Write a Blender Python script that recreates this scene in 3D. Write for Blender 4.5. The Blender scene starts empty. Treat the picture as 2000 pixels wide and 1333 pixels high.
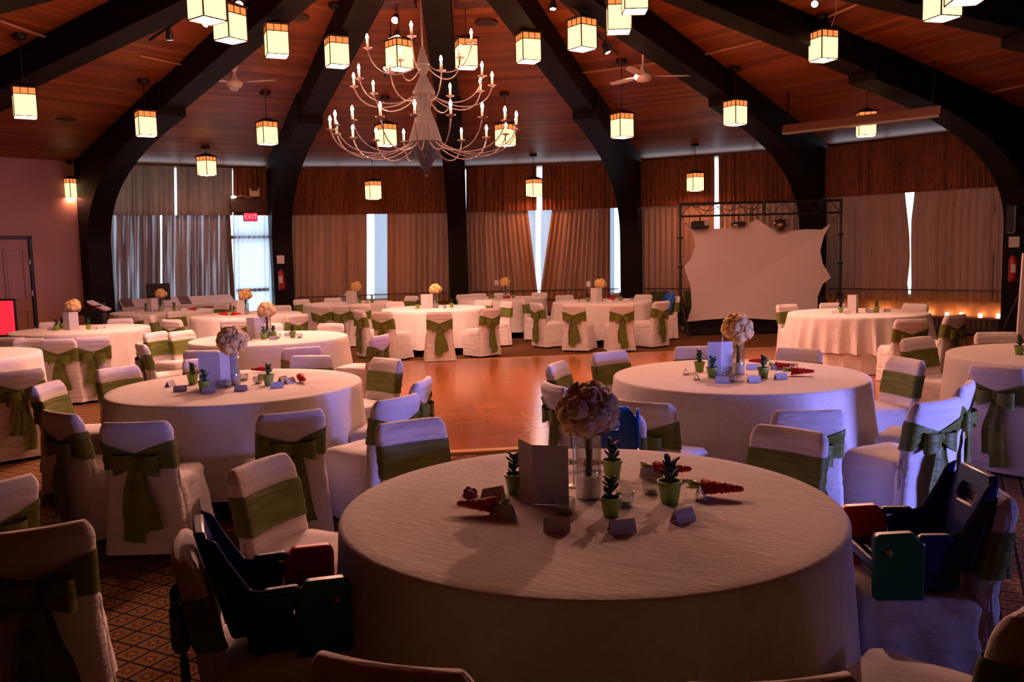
import bpy, math, random
import numpy as np
from mathutils import Vector, Matrix
R_ = math.radians
sc = bpy.context.scene
C = sc.collection

# ------------------------------------------------------------------ camera
F, PITCH, ROLL, CH = 1694.5, R_(5.83), R_(-1.4), 1.706
cr, sr, cp, sp = math.cos(ROLL), math.sin(ROLL), math.cos(PITCH), math.sin(PITCH)
cam_d = bpy.data.cameras.new('camera'); cam = bpy.data.objects.new('camera', cam_d); C.objects.link(cam)
cam_d.sensor_width = 36; cam_d.lens = F / 2000 * 36; cam_d.clip_start = .05
fwd = Vector((0, cp, -sp)); up0 = Vector((0, sp, cp)); rt0 = Vector((1, 0, 0))
rc = cr * rt0 + sr * up0; uc = -sr * rt0 + cr * up0
M = Matrix((rc, uc, -fwd)).transposed().to_4x4(); M.translation = Vector((0, 0, CH))
cam.matrix_world = M
sc.camera = cam

def ray(x, y):
    a, b = (x - 1000) / F, (y - 666.5) / F
    u = a * cr + b * sr; v = -a * sr + b * cr
    return (u, cp - v * sp, -sp - v * cp)
def atz(x, y, z=0.):
    d = ray(x, y); t = (z - CH) / d[2]; return Vector((d[0] * t, d[1] * t, z))
def aty(x, y, Y):
    d = ray(x, y); t = Y / d[1]; return Vector((d[0] * t, Y, CH + d[2] * t))

# ------------------------------------------------------------------ world, lights, exposure
sc.view_settings.view_transform = 'Standard'; sc.view_settings.look = 'None'
sc.view_settings.exposure = 0.0; sc.view_settings.gamma = 1.0; sc.view_settings.use_curve_mapping = False
sc.cycles.max_bounces = 6; sc.cycles.diffuse_bounces = 3; sc.cycles.glossy_bounces = 3
sc.cycles.transparent_max_bounces = 12; sc.cycles.transmission_bounces = 5
sc.cycles.sample_clamp_indirect = 3.0; sc.cycles.use_denoising = True
sc.cycles.caustics_reflective = False; sc.cycles.caustics_refractive = False
w = bpy.data.worlds.new('daylight'); sc.world = w; w.use_nodes = True
bg = w.node_tree.nodes['Background']; bg.inputs[0].default_value = (.72, .86, 1, 1); bg.inputs[1].default_value = 3.0

def lamp(kind, name, loc, energy, color, target=None, **kw):
    d = bpy.data.lights.new(name, kind); d.energy = energy; d.color = color
    for k, v in kw.items(): setattr(d, k, v)
    o = bpy.data.objects.new(name, d); C.objects.link(o); o.location = loc
    if target is not None:
        o.rotation_euler = (Vector(target) - Vector(loc)).to_track_quat('-Z', 'Y').to_euler()
    return o
WARM = (1, .46, .335)
# daylight entering by the window behind the photographer's right shoulder
DAYWIN = dict(energy=52, color=(.26, .27, 1.0))

# ------------------------------------------------------------------ mesh helper
class MB:
    def __init__(s): s.v = []; s.f = []; s.uv = {}
    def add(s, vs, fs, uvs=None):
        o = len(s.v); s.v += [tuple(v) for v in vs]
        for k, f in enumerate(fs):
            if uvs is not None: s.uv[len(s.f)] = uvs[k]
            s.f.append(tuple(i + o for i in f))
        return s
    def box(s, c, d, rz=0, M=None):
        x, y, z = d[0] / 2, d[1] / 2, d[2] / 2
        vs = [Vector((a * x, b * y, e * z)) for e in (-1, 1) for b in (-1, 1) for a in (-1, 1)]
        if rz: q = Matrix.Rotation(rz, 3, 'Z'); vs = [q @ v for v in vs]
        if M is not None: vs = [M @ v for v in vs]
        vs = [v + Vector(c) for v in vs]
        return s.add(vs, [(0, 2, 3, 1), (4, 5, 7, 6), (0, 1, 5, 4), (2, 6, 7, 3), (0, 4, 6, 2), (1, 3, 7, 5)])
    def rbox(s, c, d, r=.01, rz=0):      # box with chamfered edges
        x, y, z = d[0] / 2, d[1] / 2, d[2] / 2; r = min(r, x * .9, y * .9, z * .9)
        rings = []
        for (zz, i) in ((-z, r), (-z + r, 0), (z - r, 0), (z, r)):
            ring = []
            for (sx, sy) in ((1, 1), (-1, 1), (-1, -1), (1, -1)):
                pts = [(x - i, y - i - r), (x - i - r, y - i)]
                if sx * sy < 0: pts = pts[::-1]
                ring += [(p[0] * sx, p[1] * sy, zz) for p in pts]
            rings.append(ring)
        vs = [Vector(v) for g in rings for v in g]
        if rz: q = Matrix.Rotation(rz, 3, 'Z'); vs = [q @ v for v in vs]
        vs = [v + Vector(c) for v in vs]; n = 8; fs = []
        for a in range(3):
            for b in range(n): fs.append((a * n + b, a * n + (b + 1) % n, (a + 1) * n + (b + 1) % n, (a + 1) * n + b))
        fs.append(tuple(range(n))[::-1]); fs.append(tuple(range(3 * n, 4 * n)))
        return s.add(vs, fs)
    def loft(s, rings, cap0=True, cap1=True, closed=True):
        n = len(rings[0]); vs = [v for r in rings for v in r]; fs = []
        for a in range(len(rings) - 1):
            for b in range(n if closed else n - 1):
                fs.append((a * n + b, a * n + (b + 1) % n, (a + 1) * n + (b + 1) % n, (a + 1) * n + b))
        if closed and cap0: fs.append(tuple(range(n))[::-1])
        if closed and cap1: m = (len(rings) - 1) * n; fs.append(tuple(range(m, m + n)))
        return s.add(vs, fs)
    def lathe(s, prof, n=16, c=(0, 0, 0)):
        rings = [[(c[0] + r * math.cos(2 * math.pi * k / n), c[1] + r * math.sin(2 * math.pi * k / n), c[2] + z) for k in range(n)] for r, z in prof]
        return s.loft(rings)
    def cyl(s, a, b, r, n=10, r2=None):
        return s.tube([a, b], [r, r if r2 is None else r2], n)
    def tube(s, pts, r, n=8):
        pts = [Vector(p) for p in pts]
        if not hasattr(r, '__len__'): r = [r] * len(pts)
        rings = []; up = None
        for i, p in enumerate(pts):
            t = (pts[min(i + 1, len(pts) - 1)] - pts[max(i - 1, 0)]).normalized()
            if up is None: up = Vector((0, 0, 1)) if abs(t.z) < .9 else Vector((1, 0, 0))
            a = t.cross(up).normalized(); b = a.cross(t).normalized(); up = b
            rings.append([p + r[i] * (math.cos(q) * a + math.sin(q) * b) for q in [2 * math.pi * k / n for k in range(n)]])
        return s.loft(rings)
    def sphere(s, c, r, n=12, m=8, sq=(1, 1, 1)):
        prof = [(max(1e-4, math.sin(math.pi * i / m)) * r, -math.cos(math.pi * i / m) * r) for i in range(m + 1)]
        rings = [[(c[0] + sq[0] * a * math.cos(2 * math.pi * k / n), c[1] + sq[1] * a * math.sin(2 * math.pi * k / n), c[2] + sq[2] * z) for k in range(n)] for a, z in prof]
        return s.loft(rings)
    def mesh(s, name, mat, smooth=False):
        me = bpy.data.meshes.new(name); me.from_pydata([tuple(v) for v in s.v], [], s.f)
        if s.uv:
            uv = me.uv_layers.new(name='UVMap'); li = 0; buf = []
            for k, f in enumerate(s.f):
                buf += list(s.uv.get(k, [(0, 0)] * len(f)))
            for i, q in enumerate(buf): uv.data[i].uv = q
        me.materials.append(mat)
        if smooth:
            me.polygons.foreach_set('use_smooth', [True] * len(me.polygons))
            if smooth is not True: me.set_sharp_from_angle(angle=R_(smooth))
        return me
    def obj(s, name, mat, parent=None, smooth=False, loc=None, rz=0):
        o = bpy.data.objects.new(name, s.mesh(name, mat, smooth)); C.objects.link(o)
        if parent is not None: o.parent = parent
        if loc is not None: o.location = loc
        if rz: o.rotation_euler = (0, 0, rz)
        return o

def tag(o, label=None, cat=None, group=None, kind=None):
    if label: o['label'] = label
    if cat: o['category'] = cat
    if group: o['group'] = group
    if kind: o['kind'] = kind
    return o
def empty(name, loc, rz=0, label=None, cat=None, group=None):
    o = bpy.data.objects.new(name, None); C.objects.link(o); o.location = loc; o.rotation_euler = (0, 0, rz)
    o.empty_display_size = .1
    return tag(o, label, cat, group)
def mobj(name, me, parent=None, loc=(0, 0, 0), rz=0):
    o = bpy.data.objects.new(name, me); C.objects.link(o); o.parent = parent; o.location = loc; o.rotation_euler = (0, 0, rz); return o
def struct(o): o['kind'] = 'structure'; return o
def copy_tree(o, parent=None):
    c = o.copy(); C.objects.link(c); c.parent = parent
    for ch in o.children: copy_tree(ch, c)
    return c

# ------------------------------------------------------------------ materials
def newmat(name):
    m = bpy.data.materials.new(name); m.use_nodes = True; nt = m.node_tree
    return m, nt, nt.nodes, nt.links, nt.nodes['Principled BSDF']
def simple(name, col, rough=.6, metal=0, emis=None, es=1, spec=.5):
    m, nt, N, L, b = newmat(name)
    b.inputs['Base Color'].default_value = (*col, 1); b.inputs['Roughness'].default_value = rough
    b.inputs['Metallic'].default_value = metal; b.inputs['Specular IOR Level'].default_value = spec
    if emis: b.inputs['Emission Color'].default_value = (*emis, 1); b.inputs['Emission Strength'].default_value = es
    return m
def emit(name, col, s):
    m = bpy.data.materials.new(name); m.use_nodes = True; N = m.node_tree.nodes; N.clear()
    e = N.new('ShaderNodeEmission'); e.inputs[0].default_value = (*col, 1); e.inputs[1].default_value = s
    o = N.new('ShaderNodeOutputMaterial'); m.node_tree.links.new(e.outputs[0], o.inputs[0]); return m
def noise(N, L, scale, vec=None, detail=3, rough=.5):
    n = N.new('ShaderNodeTexNoise'); n.inputs['Scale'].default_value = scale; n.inputs['Detail'].default_value = detail
    n.inputs['Roughness'].default_value = rough
    if vec is not None: L.new(vec, n.inputs['Vector'])
    return n
def mapping(N, L, src, scale=(1, 1, 1), rot=(0, 0, 0)):
    mp = N.new('ShaderNodeMapping'); mp.inputs['Scale'].default_value = scale; mp.inputs['Rotation'].default_value = rot
    L.new(src, mp.inputs['Vector']); return mp.outputs[0]
def ramp(N, L, src, stops):
    r = N.new('ShaderNodeValToRGB'); L.new(src, r.inputs[0]); el = r.color_ramp.elements
    while len(el) < len(stops): el.new(.5)
    for e, (p, c) in zip(el, stops): e.position = p; e.color = (*c, 1)
    return r.outputs[0]
def bump(N, L, src, b, strength=.3, dist=.01, normal=None):
    n = N.new('ShaderNodeBump'); n.inputs['Strength'].default_value = strength; n.inputs['Distance'].default_value = dist
    L.new(src, n.inputs['Height'])
    if normal is not None: L.new(normal, n.inputs['Normal'])
    L.new(n.outputs[0], b.inputs['Normal']); return n.outputs[0]
def math_(N, L, op, a, b=None):
    m = N.new('ShaderNodeMath'); m.operation = op
    for i, q in enumerate((a, b)):
        if q is None: continue
        if isinstance(q, (int, float)): m.inputs[i].default_value = q
        else: L.new(q, m.inputs[i])
    return m.outputs[0]

def fabric(name, col, col2=None, rough=.9, wr=(6, 6, 6), ws=.5, fine=350, coord='Object', sheen=0, wdist=.02):
    m, nt, N, L, b = newmat(name)
    tc = N.new('ShaderNodeTexCoord')
    n1 = noise(N, L, 1, mapping(N, L, tc.outputs[coord], wr), 5, .6)
    n2 = noise(N, L, fine, tc.outputs[coord], 2)
    c2 = col2 or tuple(x * .82 for x in col)
    L.new(ramp(N, L, n1.outputs[0], [(.3, c2), (.7, col)]), b.inputs['Base Color'])
    b.inputs['Roughness'].default_value = rough; b.inputs['Specular IOR Level'].default_value = .25
    if sheen: b.inputs['Sheen Weight'].default_value = sheen
    nb = bump(N, L, n2.outputs[0], b, .25, .002)
    bump(N, L, n1.outputs[0], b, ws, wdist, nb)
    return m
M_cloth = fabric('table_linen', (.80, .75, .72), (.74, .69, .66), wr=(4, 4, 4), ws=.9, wdist=.014)
def crease_cloth():
    m, nt, N, L, b = newmat('creased_linen')
    tc = N.new('ShaderNodeTexCoord'); o = tc.outputs['Object']
    n1 = noise(N, L, 1, mapping(N, L, o, (5, 16, 9)), 6, .65); n1.inputs['Distortion'].default_value = 1.5
    n2 = noise(N, L, 1, mapping(N, L, o, (14, 34, 20), (0, 0, .8)), 4, .6); n2.inputs['Distortion'].default_value = 1.2
    n3 = noise(N, L, 260, o, 2)
    L.new(ramp(N, L, n2.outputs[0], [(.3, (.72, .66, .63)), (.7, (.81, .76, .73))]), b.inputs['Base Color'])
    b.inputs['Roughness'].default_value = .9; b.inputs['Specular IOR Level'].default_value = .2
    a = bump(N, L, n3.outputs[0], b, .3, .002); a = bump(N, L, n2.outputs[0], b, .6, .004, a); bump(N, L, n1.outputs[0], b, .55, .010, a)
    return m
M_cloth = crease_cloth()
M_chair = fabric('stretch_cover', (.80, .74, .73), (.73, .67, .66), wr=(4, 4, 20), ws=.9, wdist=.022)
M_sash = fabric('green_satin', (.17, .20, .035), (.10, .125, .02), rough=.42, wr=(8, 8, 30), ws=.8, fine=200, wdist=.012)
M_black = simple('black_steel', (.008, .008, .009), .45)
M_tabletop = simple('laminate', (.25, .2, .15), .5)

def planks(name, cols, pw, pl, rough=.45, grain=1., gap=.4, gapw=.04):
    """UV in metres: u along the boards, v across them"""
    m, nt, N, L, b = newmat(name)
    uv = N.new('ShaderNodeTexCoord').outputs['UV']
    sx = N.new('ShaderNodeSeparateXYZ'); L.new(uv, sx.inputs[0])
    row = math_(N, L, 'DIVIDE', sx.outputs[1], pw); fr = math_(N, L, 'FLOOR', row)
    off = math_(N, L, 'MULTIPLY', math_(N, L, 'FRACT', math_(N, L, 'MULTIPLY', fr, .37)), pl)
    col = math_(N, L, 'FLOOR', math_(N, L, 'DIVIDE', math_(N, L, 'ADD', sx.outputs[0], off), pl))
    cv = N.new('ShaderNodeCombineXYZ'); L.new(fr, cv.inputs[0]); L.new(col, cv.inputs[1])
    wn = N.new('ShaderNodeTexWhiteNoise'); wn.noise_dimensions = '2D'; L.new(cv.outputs[0], wn.inputs['Vector'])
    g = noise(N, L, 1, mapping(N, L, uv, (2.5, 60, 1)), 4, .6)
    mix = math_(N, L, 'ADD', math_(N, L, 'MULTIPLY', wn.outputs[0], .6), math_(N, L, 'MULTIPLY', g.outputs[0], .4 * grain))
    c = ramp(N, L, mix, [(0.1, cols[0]), (.5, cols[1]), (.95, cols[2])])
    f2 = math_(N, L, 'FRACT', row); ed = math_(N, L, 'LESS_THAN', f2, gapw)
    mx = N.new('ShaderNodeMix'); mx.data_type = 'RGBA'; L.new(math_(N, L, 'MULTIPLY', ed, gap), mx.inputs[0]); L.new(c, mx.inputs[6]); mx.inputs[7].default_value = (.01, .005, .003, 1)
    L.new(mx.outputs[2], b.inputs['Base Color']); b.inputs['Roughness'].default_value = rough; b.inputs['Specular IOR Level'].default_value = .28
    bump(N, L, math_(N, L, 'SUBTRACT', math_(N, L, 'MULTIPLY', g.outputs[0], .2), ed), b, .35, .004)
    return m
M_ceil = planks('cedar_boards', [(.13, .029, .005), (.25, .061, .011), (.38, .108, .021)], .13, 3.1, rough=.5, gap=.75, gapw=.07)
M_beam = simple('dark_stained_timber', (.016, .007, .005), .42)
def beam_mat():
    m, nt, N, L, b = newmat('dark_beam_timber'); tc = N.new('ShaderNodeTexCoord')
    g = noise(N, L, 1, mapping(N, L, tc.outputs['Object'], (3, 3, 9)), 4)
    L.new(ramp(N, L, g.outputs[0], [(.3, (.004, .0016, .0012)), (.7, (.010, .004, .0025))]), b.inputs['Base Color'])
    b.inputs['Roughness'].default_value = .6; b.inputs['Specular IOR Level'].default_value = .12; bump(N, L, g.outputs[0], b, .2, .004); return m
M_beam = beam_mat()
def wall_mat(name, a, c, rough=.8):
    m, nt, N, L, b = newmat(name); tc = N.new('ShaderNodeTexCoord')
    g = noise(N, L, 2.2, tc.outputs['Object'], 4); g2 = noise(N, L, 90, tc.outputs['Object'], 2)
    L.new(ramp(N, L, g.outputs[0], [(.3, a), (.7, c)]), b.inputs['Base Color'])
    b.inputs['Roughness'].default_value = rough; bump(N, L, g2.outputs[0], b, .3, .003); return m
M_plaster = wall_mat('salmon_wallcovering', (.46, .22, .15), (.50, .25, .17))
M_wain = planks('oak_wainscot', [(.34, .13, .05), (.42, .17, .07), (.5, .22, .09)], .11, 2, rough=.5)
M_darkwood = simple('dark_walnut', (.06, .022, .012), .45)
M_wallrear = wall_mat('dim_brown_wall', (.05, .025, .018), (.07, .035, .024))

def parquet():
    m, nt, N, L, b = newmat('parquet'); uv = N.new('ShaderNodeTexCoord').outputs['UV']
    ck = N.new('ShaderNodeTexChecker'); ck.inputs['Scale'].default_value = 1 / .3; L.new(uv, ck.inputs[0])
    sx = N.new('ShaderNodeSeparateXYZ'); L.new(uv, sx.inputs[0])
    mx = N.new('ShaderNodeMix'); mx.data_type = 'FLOAT'; L.new(ck.outputs[1], mx.inputs[0]); L.new(sx.outputs[0], mx.inputs[2]); L.new(sx.outputs[1], mx.inputs[3])
    my = N.new('ShaderNodeMix'); my.data_type = 'FLOAT'; L.new(ck.outputs[1], my.inputs[0]); L.new(sx.outputs[1], my.inputs[2]); L.new(sx.outputs[0], my.inputs[3])
    st = math_(N, L, 'FLOOR', math_(N, L, 'DIVIDE', mx.outputs[0], .06))
    bl = math_(N, L, 'FLOOR', math_(N, L, 'DIVIDE', my.outputs[0], .3))
    cv = N.new('ShaderNodeCombineXYZ'); L.new(st, cv.inputs[0]); L.new(bl, cv.inputs[1])
    wn = N.new('ShaderNodeTexWhiteNoise'); wn.noise_dimensions = '2D'; L.new(cv.outputs[0], wn.inputs['Vector'])
    big = noise(N, L, .9, uv, 3)
    v = math_(N, L, 'ADD', math_(N, L, 'MULTIPLY', wn.outputs[0], .22), math_(N, L, 'MULTIPLY', big.outputs[0], .7))
    L.new(ramp(N, L, v, [(.1, (.26, .075, .022)), (.5, (.38, .12, .035)), (.95, (.50, .18, .055))]), b.inputs['Base Color'])
    b.inputs['Roughness'].default_value = .17
    wv = noise(N, L, 7, uv, 2); bump(N, L, math_(N, L, 'ADD', math_(N, L, 'MULTIPLY', wn.outputs[0], .05), math_(N, L, 'MULTIPLY', wv.outputs[0], .9)), b, .25, .005)
    return m
M_parquet = parquet()
M_dftrim = simple('blond_edge_trim', (.55, .27, .09), .35)

def carpet():
    m, nt, N, L, b = newmat('patterned_carpet'); tc = N.new('ShaderNodeTexCoord')
    v = mapping(N, L, tc.outputs['Object'], (1 / .115, 1 / .115, 1), (0, 0, R_(27)))
    sx = N.new('ShaderNodeSeparateXYZ'); L.new(v, sx.inputs[0])
    fx = math_(N, L, 'FRACT', sx.outputs[0]); fy = math_(N, L, 'FRACT', sx.outputs[1])
    ax = math_(N, L, 'ABSOLUTE', math_(N, L, 'SUBTRACT', fx, .5)); ay = math_(N, L, 'ABSOLUTE', math_(N, L, 'SUBTRACT', fy, .5))
    line = math_(N, L, 'GREATER_THAN', math_(N, L, 'MAXIMUM', ax, ay), .435)
    dd = math_(N, L, 'ADD', ax, ay)
    ring = math_(N, L, 'MULTIPLY', math_(N, L, 'GREATER_THAN', dd, .20), math_(N, L, 'LESS_THAN', dd, .30))
    cross = math_(N, L, 'LESS_THAN', math_(N, L, 'ABSOLUTE', math_(N, L, 'SUBTRACT', ax, ay)), .045)
    cross = math_(N, L, 'MULTIPLY', cross, math_(N, L, 'LESS_THAN', dd, .5))
    core = math_(N, L, 'LESS_THAN', dd, .09)
    nz = noise(N, L, 160, tc.outputs['Object'], 2)
    base = ramp(N, L, nz.outputs[0], [(.3, (.14, .065, .022)), (.7, (.24, .12, .04))])
    def mixc(f, a, col):
        x = N.new('ShaderNodeMix'); x.data_type = 'RGBA'; L.new(f, x.inputs[0]); L.new(a, x.inputs[6]); x.inputs[7].default_value = (*col, 1); return x.outputs[2]
    c = mixc(ring, base, (.06, .03, .014)); c = mixc(cross, c, (.12, .035, .015)); c = mixc(core, c, (.34, .19, .07)); c = mixc(line, c, (.012, .007, .008))
    L.new(c, b.inputs['Base Color']); b.inputs['Roughness'].default_value = .95; b.inputs['Specular IOR Level'].default_value = .1
    bump(N, L, nz.outputs[0], b, .4, .004); return m
M_carpet = carpet()

def curtain_mat(name, c1, c2, trans, tcol, stripes=40, vert=False):
    m = bpy.data.materials.new(name); m.use_nodes = True; N = m.node_tree.nodes; L = m.node_tree.links; N.clear()
    tc = N.new('ShaderNodeTexCoord'); g = noise(N, L, 1, mapping(N, L, tc.outputs['UV'], (14, 3, 1) if vert else (30, 1.2, 1)), 4, .65)
    g2 = noise(N, L, 30, tc.outputs['UV'], 2)
    mixv = math_(N, L, 'ADD', math_(N, L, 'MULTIPLY', g.outputs[0], .7), math_(N, L, 'MULTIPLY', g2.outputs[0], .3))
    c = ramp(N, L, mixv, [(.35, c1), (.65, c2)])
    d = N.new('ShaderNodeBsdfDiffuse'); L.new(c, d.inputs[0])
    t = N.new('ShaderNodeBsdfTranslucent'); t.inputs[0].default_value = (*tcol, 1)
    mx = N.new('ShaderNodeMixShader'); mx.inputs[0].default_value = trans; L.new(d.outputs[0], mx.inputs[1]); L.new(t.outputs[0], mx.inputs[2])
    if name.startswith('pale_'):
        g3 = noise(N, L, 1, mapping(N, L, tc.outputs['UV'], (11, .25, 1)), 3, .7)
        mr = N.new('ShaderNodeMapRange'); L.new(g3.outputs[0], mr.inputs[0]); mr.inputs[1].default_value = .50; mr.inputs[2].default_value = .66; mr.inputs[3].default_value = .02; mr.inputs[4].default_value = .55; L.new(mr.outputs[0], mx.inputs[0])
    o = N.new('ShaderNodeOutputMaterial'); L.new(mx.outputs[0], o.inputs[0]); return m
M_curt = curtain_mat('taupe_drape', (.30, .14, .055), (.42, .205, .09), .03, (.45, .36, .30))
M_val = curtain_mat('rust_patterned_valance', (.13, .028, .011), (.30, .085, .028), .02, (.4, .15, .06), vert=True)
M_curt_thin = curtain_mat('pale_drape', (.20, .15, .13), (.28, .22, .20), .10, (.62, .60, .66))
M_val_thin = curtain_mat('brown_thin_valance', (.17, .07, .035), (.26, .12, .06), .22, (.30, .20, .14), vert=True)
M_sheer = curtain_mat('white_sheer', (.5, .52, .56), (.55, .57, .6), .75, (.42, .47, .53))
M_sheer_door = curtain_mat('thin_door_sheer', (.6, .62, .66), (.65, .67, .7), .85, (.8, .85, .95))

def glassmat(name, tint=(1, 1, 1), gl=.06):
    m = bpy.data.materials.new(name); m.use_nodes = True; N = m.node_tree.nodes; L = m.node_tree.links; N.clear()
    t = N.new('ShaderNodeBsdfTransparent'); t.inputs[0].default_value = (*tint, 1); g = N.new('ShaderNodeBsdfGlossy'); g.inputs['Roughness'].default_value = .03
    lw = N.new('ShaderNodeLayerWeight'); lw.inputs[0].default_value = .35
    f = math_(N, L, 'ADD', math_(N, L, 'MULTIPLY', lw.outputs['Facing'], .5), gl)
    mx = N.new('ShaderNodeMixShader'); L.new(f, mx.inputs[0]); L.new(t.outputs[0], mx.inputs[1]); L.new(g.outputs[0], mx.inputs[2])
    o = N.new('ShaderNodeOutputMaterial'); L.new(mx.outputs[0], o.inputs[0]); return m
M_pane = glassmat('window_glass', (.97, .98, 1), .02)
M_glass = glassmat('clear_glass', (.93, .95, .95), .10)
M_alu = simple('pale_frame', (.5, .5, .5), .4, .6)

# ------------------------------------------------------------------ room shell: an eighteen-sided hall
XA, YA, RR, ZT, ZV, ZR = -.75, 8.8, 11.8, 3.72, 2.65, .815
CEIL0, CSL = 5.57, (5.57 - 3.72) / 11.8
def ceil_z(t): return CEIL0 - CSL * t
def hit_circle(px, py, rad):
    d = ray(px, py); n = math.hypot(d[0], d[1]); dx, dy = d[0] / n, d[1] / n
    b = dx * XA + dy * YA; c = XA * XA + YA * YA - rad * rad
    t = b + math.sqrt(b * b - c); return dx * t, dy * t
AZ = {}
for i, (px, py) in enumerate([(184, 450), (549, 500), (895, 500), (1234, 500), (1590, 500), (2000, 480)]):
    x, y = hit_circle(px, py, RR - .3); AZ[i] = math.atan2(x - XA, y - YA)
AZ[-1] = AZ[0] - R_(19.5); AZ[6] = AZ[5] + R_(19.5)
rest = (2 * math.pi - (AZ[6] - AZ[-1])) / 11
for k in range(7, 17): AZ[k] = AZ[6] + rest * (k - 6)
AZ[17] = AZ[-1] + 2 * math.pi
def pol(i, t, z, lat=0):
    a = AZ[i]; return Vector((XA + t * math.sin(a) + lat * math.cos(a), YA + t * math.cos(a) - lat * math.sin(a), z))
order = [-1] + list(range(0, 18))
# floor
f_ = MB(); ring = [pol(i, RR + .3, 0) for i in order[:-1]][::-1]; ring2 = [v - Vector((0, 0, .15)) for v in ring]
f_.loft([ring2, ring]); struct(f_.obj('floor', M_carpet))
# ceiling of concentric boards, one facet per bay, with a thickness above
cb = MB()
for a, b_ in zip(order[:-1], order[1:]):
    steps = [0.02, 3, 6, 9, RR + .3]
    for t0, t1 in zip(steps[:-1], steps[1:]):
        q = [pol(a, t0, ceil_z(t0)), pol(b_, t0, ceil_z(t0)), pol(b_, t1, ceil_z(t1)), pol(a, t1, ceil_z(t1))]
        m0 = (q[0] + q[1]) / 2; e = (q[2] - q[3]).normalized(); n = (q[0] + q[1] - q[2] - q[3]); n -= e * n.dot(e); n.normalize()
        o0 = Vector((XA, YA, CEIL0))
        cb.add(q, [(0, 1, 2, 3)], [[((v - o0).dot(e) + a * 5.3, -(v - o0).dot(n)) for v in q]])
    t0, t1 = .02, RR + .3
    up = Vector((0, 0, .12)); q = [pol(a, t0, ceil_z(t0)) + up, pol(b_, t0, ceil_z(t0)) + up, pol(b_, t1, ceil_z(t1)) + up, pol(a, t1, ceil_z(t1)) + up]
    cb.add(q, [(3, 2, 1, 0)])
struct(cb.obj('ceiling', M_ceil))

# arched beams: upright post, curved haunch, rafter to the apex
def arch(i, full=True):
    mb = MB(); outer = []; inner = []
    t_in = RR - .58
    pts = []   # (t_inner, z_inner, t_outer, z_outer, halfwidth)
    for z in (0, .8, 1.6, 2.0): pts.append((t_in, z, RR + .05, z, .215))
    n = 12; p0 = (t_in, 2.0); p1 = (t_in - .02, ceil_z(RR - 1) - .42); p2 = (RR - 4.9, ceil_z(RR - 4.9) - .50)
    for k in range(1, n + 1):
        s = k / n; t = (1 - s) ** 2 * p0[0] + 2 * s * (1 - s) * p1[0] + s * s * p2[0]; z = (1 - s) ** 2 * p0[1] + 2 * s * (1 - s) * p1[1] + s * s * p2[1]
        s2 = k / n; to = min(RR + .05, RR + .05 - max(0, s2 - .25) / .75 * (RR + .05 - p2[0])); zo = 2.0 + (ceil_z(RR) + .05 - 2.0) * min(1, s2 / .25) if s2 < .25 else ceil_z(to) + .03
        pts.append((t, z, to, zo, .215))
    r0, r1 = pts[-1][0], .45
    rings = []
    for (ti, zi, to, zo, hw) in pts: rings.append([pol(i, ti, zi, -hw), pol(i, ti, zi, hw), pol(i, to, zo, hw), pol(i, to, zo, -hw)])
    mb.loft(rings)
    rings = []
    for t in (p2[0] + .25, p2[0], 5, 3, 1.2, .12):
        hw = min(.18, t * .22 + .03); rings.append([pol(i, t, ceil_z(t) - .40, -hw), pol(i, t, ceil_z(t) - .40, hw), pol(i, t, ceil_z(t) + .03, hw), pol(i, t, ceil_z(t) + .03, -hw)])
    mb.loft(rings)
    return struct(mb.obj('beam', M_beam, None, 30))
for i in list(range(-1, 17)): arch(i)
hub = MB().lathe([(.45, -.62), (.5, -.55), (.5, .02), (.3, .05)], 18, (XA, YA, CEIL0 - .02)); struct(hub.obj('beam', M_beam))

# ---- bays
def bay(i, inset=0., j=None):
    a = pol(i, RR, 0); b_ = pol(i + 1, RR, 0); e = (b_ - a).normalized(); n = Vector((e.y, -e.x, 0))
    c0 = Vector((XA, YA, 0))
    if n.dot(c0 - a) < 0: n = -n
    return a, e, n, (b_ - a).length
def bay_s(i, px, py, inset=.15):
    a, e, n, L = bay(i); d = Vector(ray(px, py)); o = Vector((0, 0, CH)); a2 = a + n * inset
    t = (a2 - o).dot(n) / d.dot(n); p = o + d * t; return (p - a2).dot(e), p.z
def bp(i, s, z, inset=0.):
    a, e, n, L = bay(i); return a + e * s + n * inset + Vector((0, 0, z))
def slab(name, i, s0, s1, z0, z1, in0, in1, mat, parent=None, uvv=False):
    mb = MB(); p = [bp(i, s, z, q) for z in (z0, z1) for q in (in0, in1) for s in (s0, s1)]
    fs = [(0, 1, 3, 2), (4, 6, 7, 5), (0, 4, 5, 1), (2, 3, 7, 6), (0, 2, 6, 4), (1, 5, 7, 3)]
    uvs = None
    if uvv: uvs = [[({0: s0, 1: s1}[k & 1] * 0 + z0 if 0 else (z1 if k & 4 else z0), (s1 if k & 1 else s0)) for k in f] for f in fs]
    mb.add(p, fs, uvs); return mb.obj(name, mat, parent)

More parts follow.
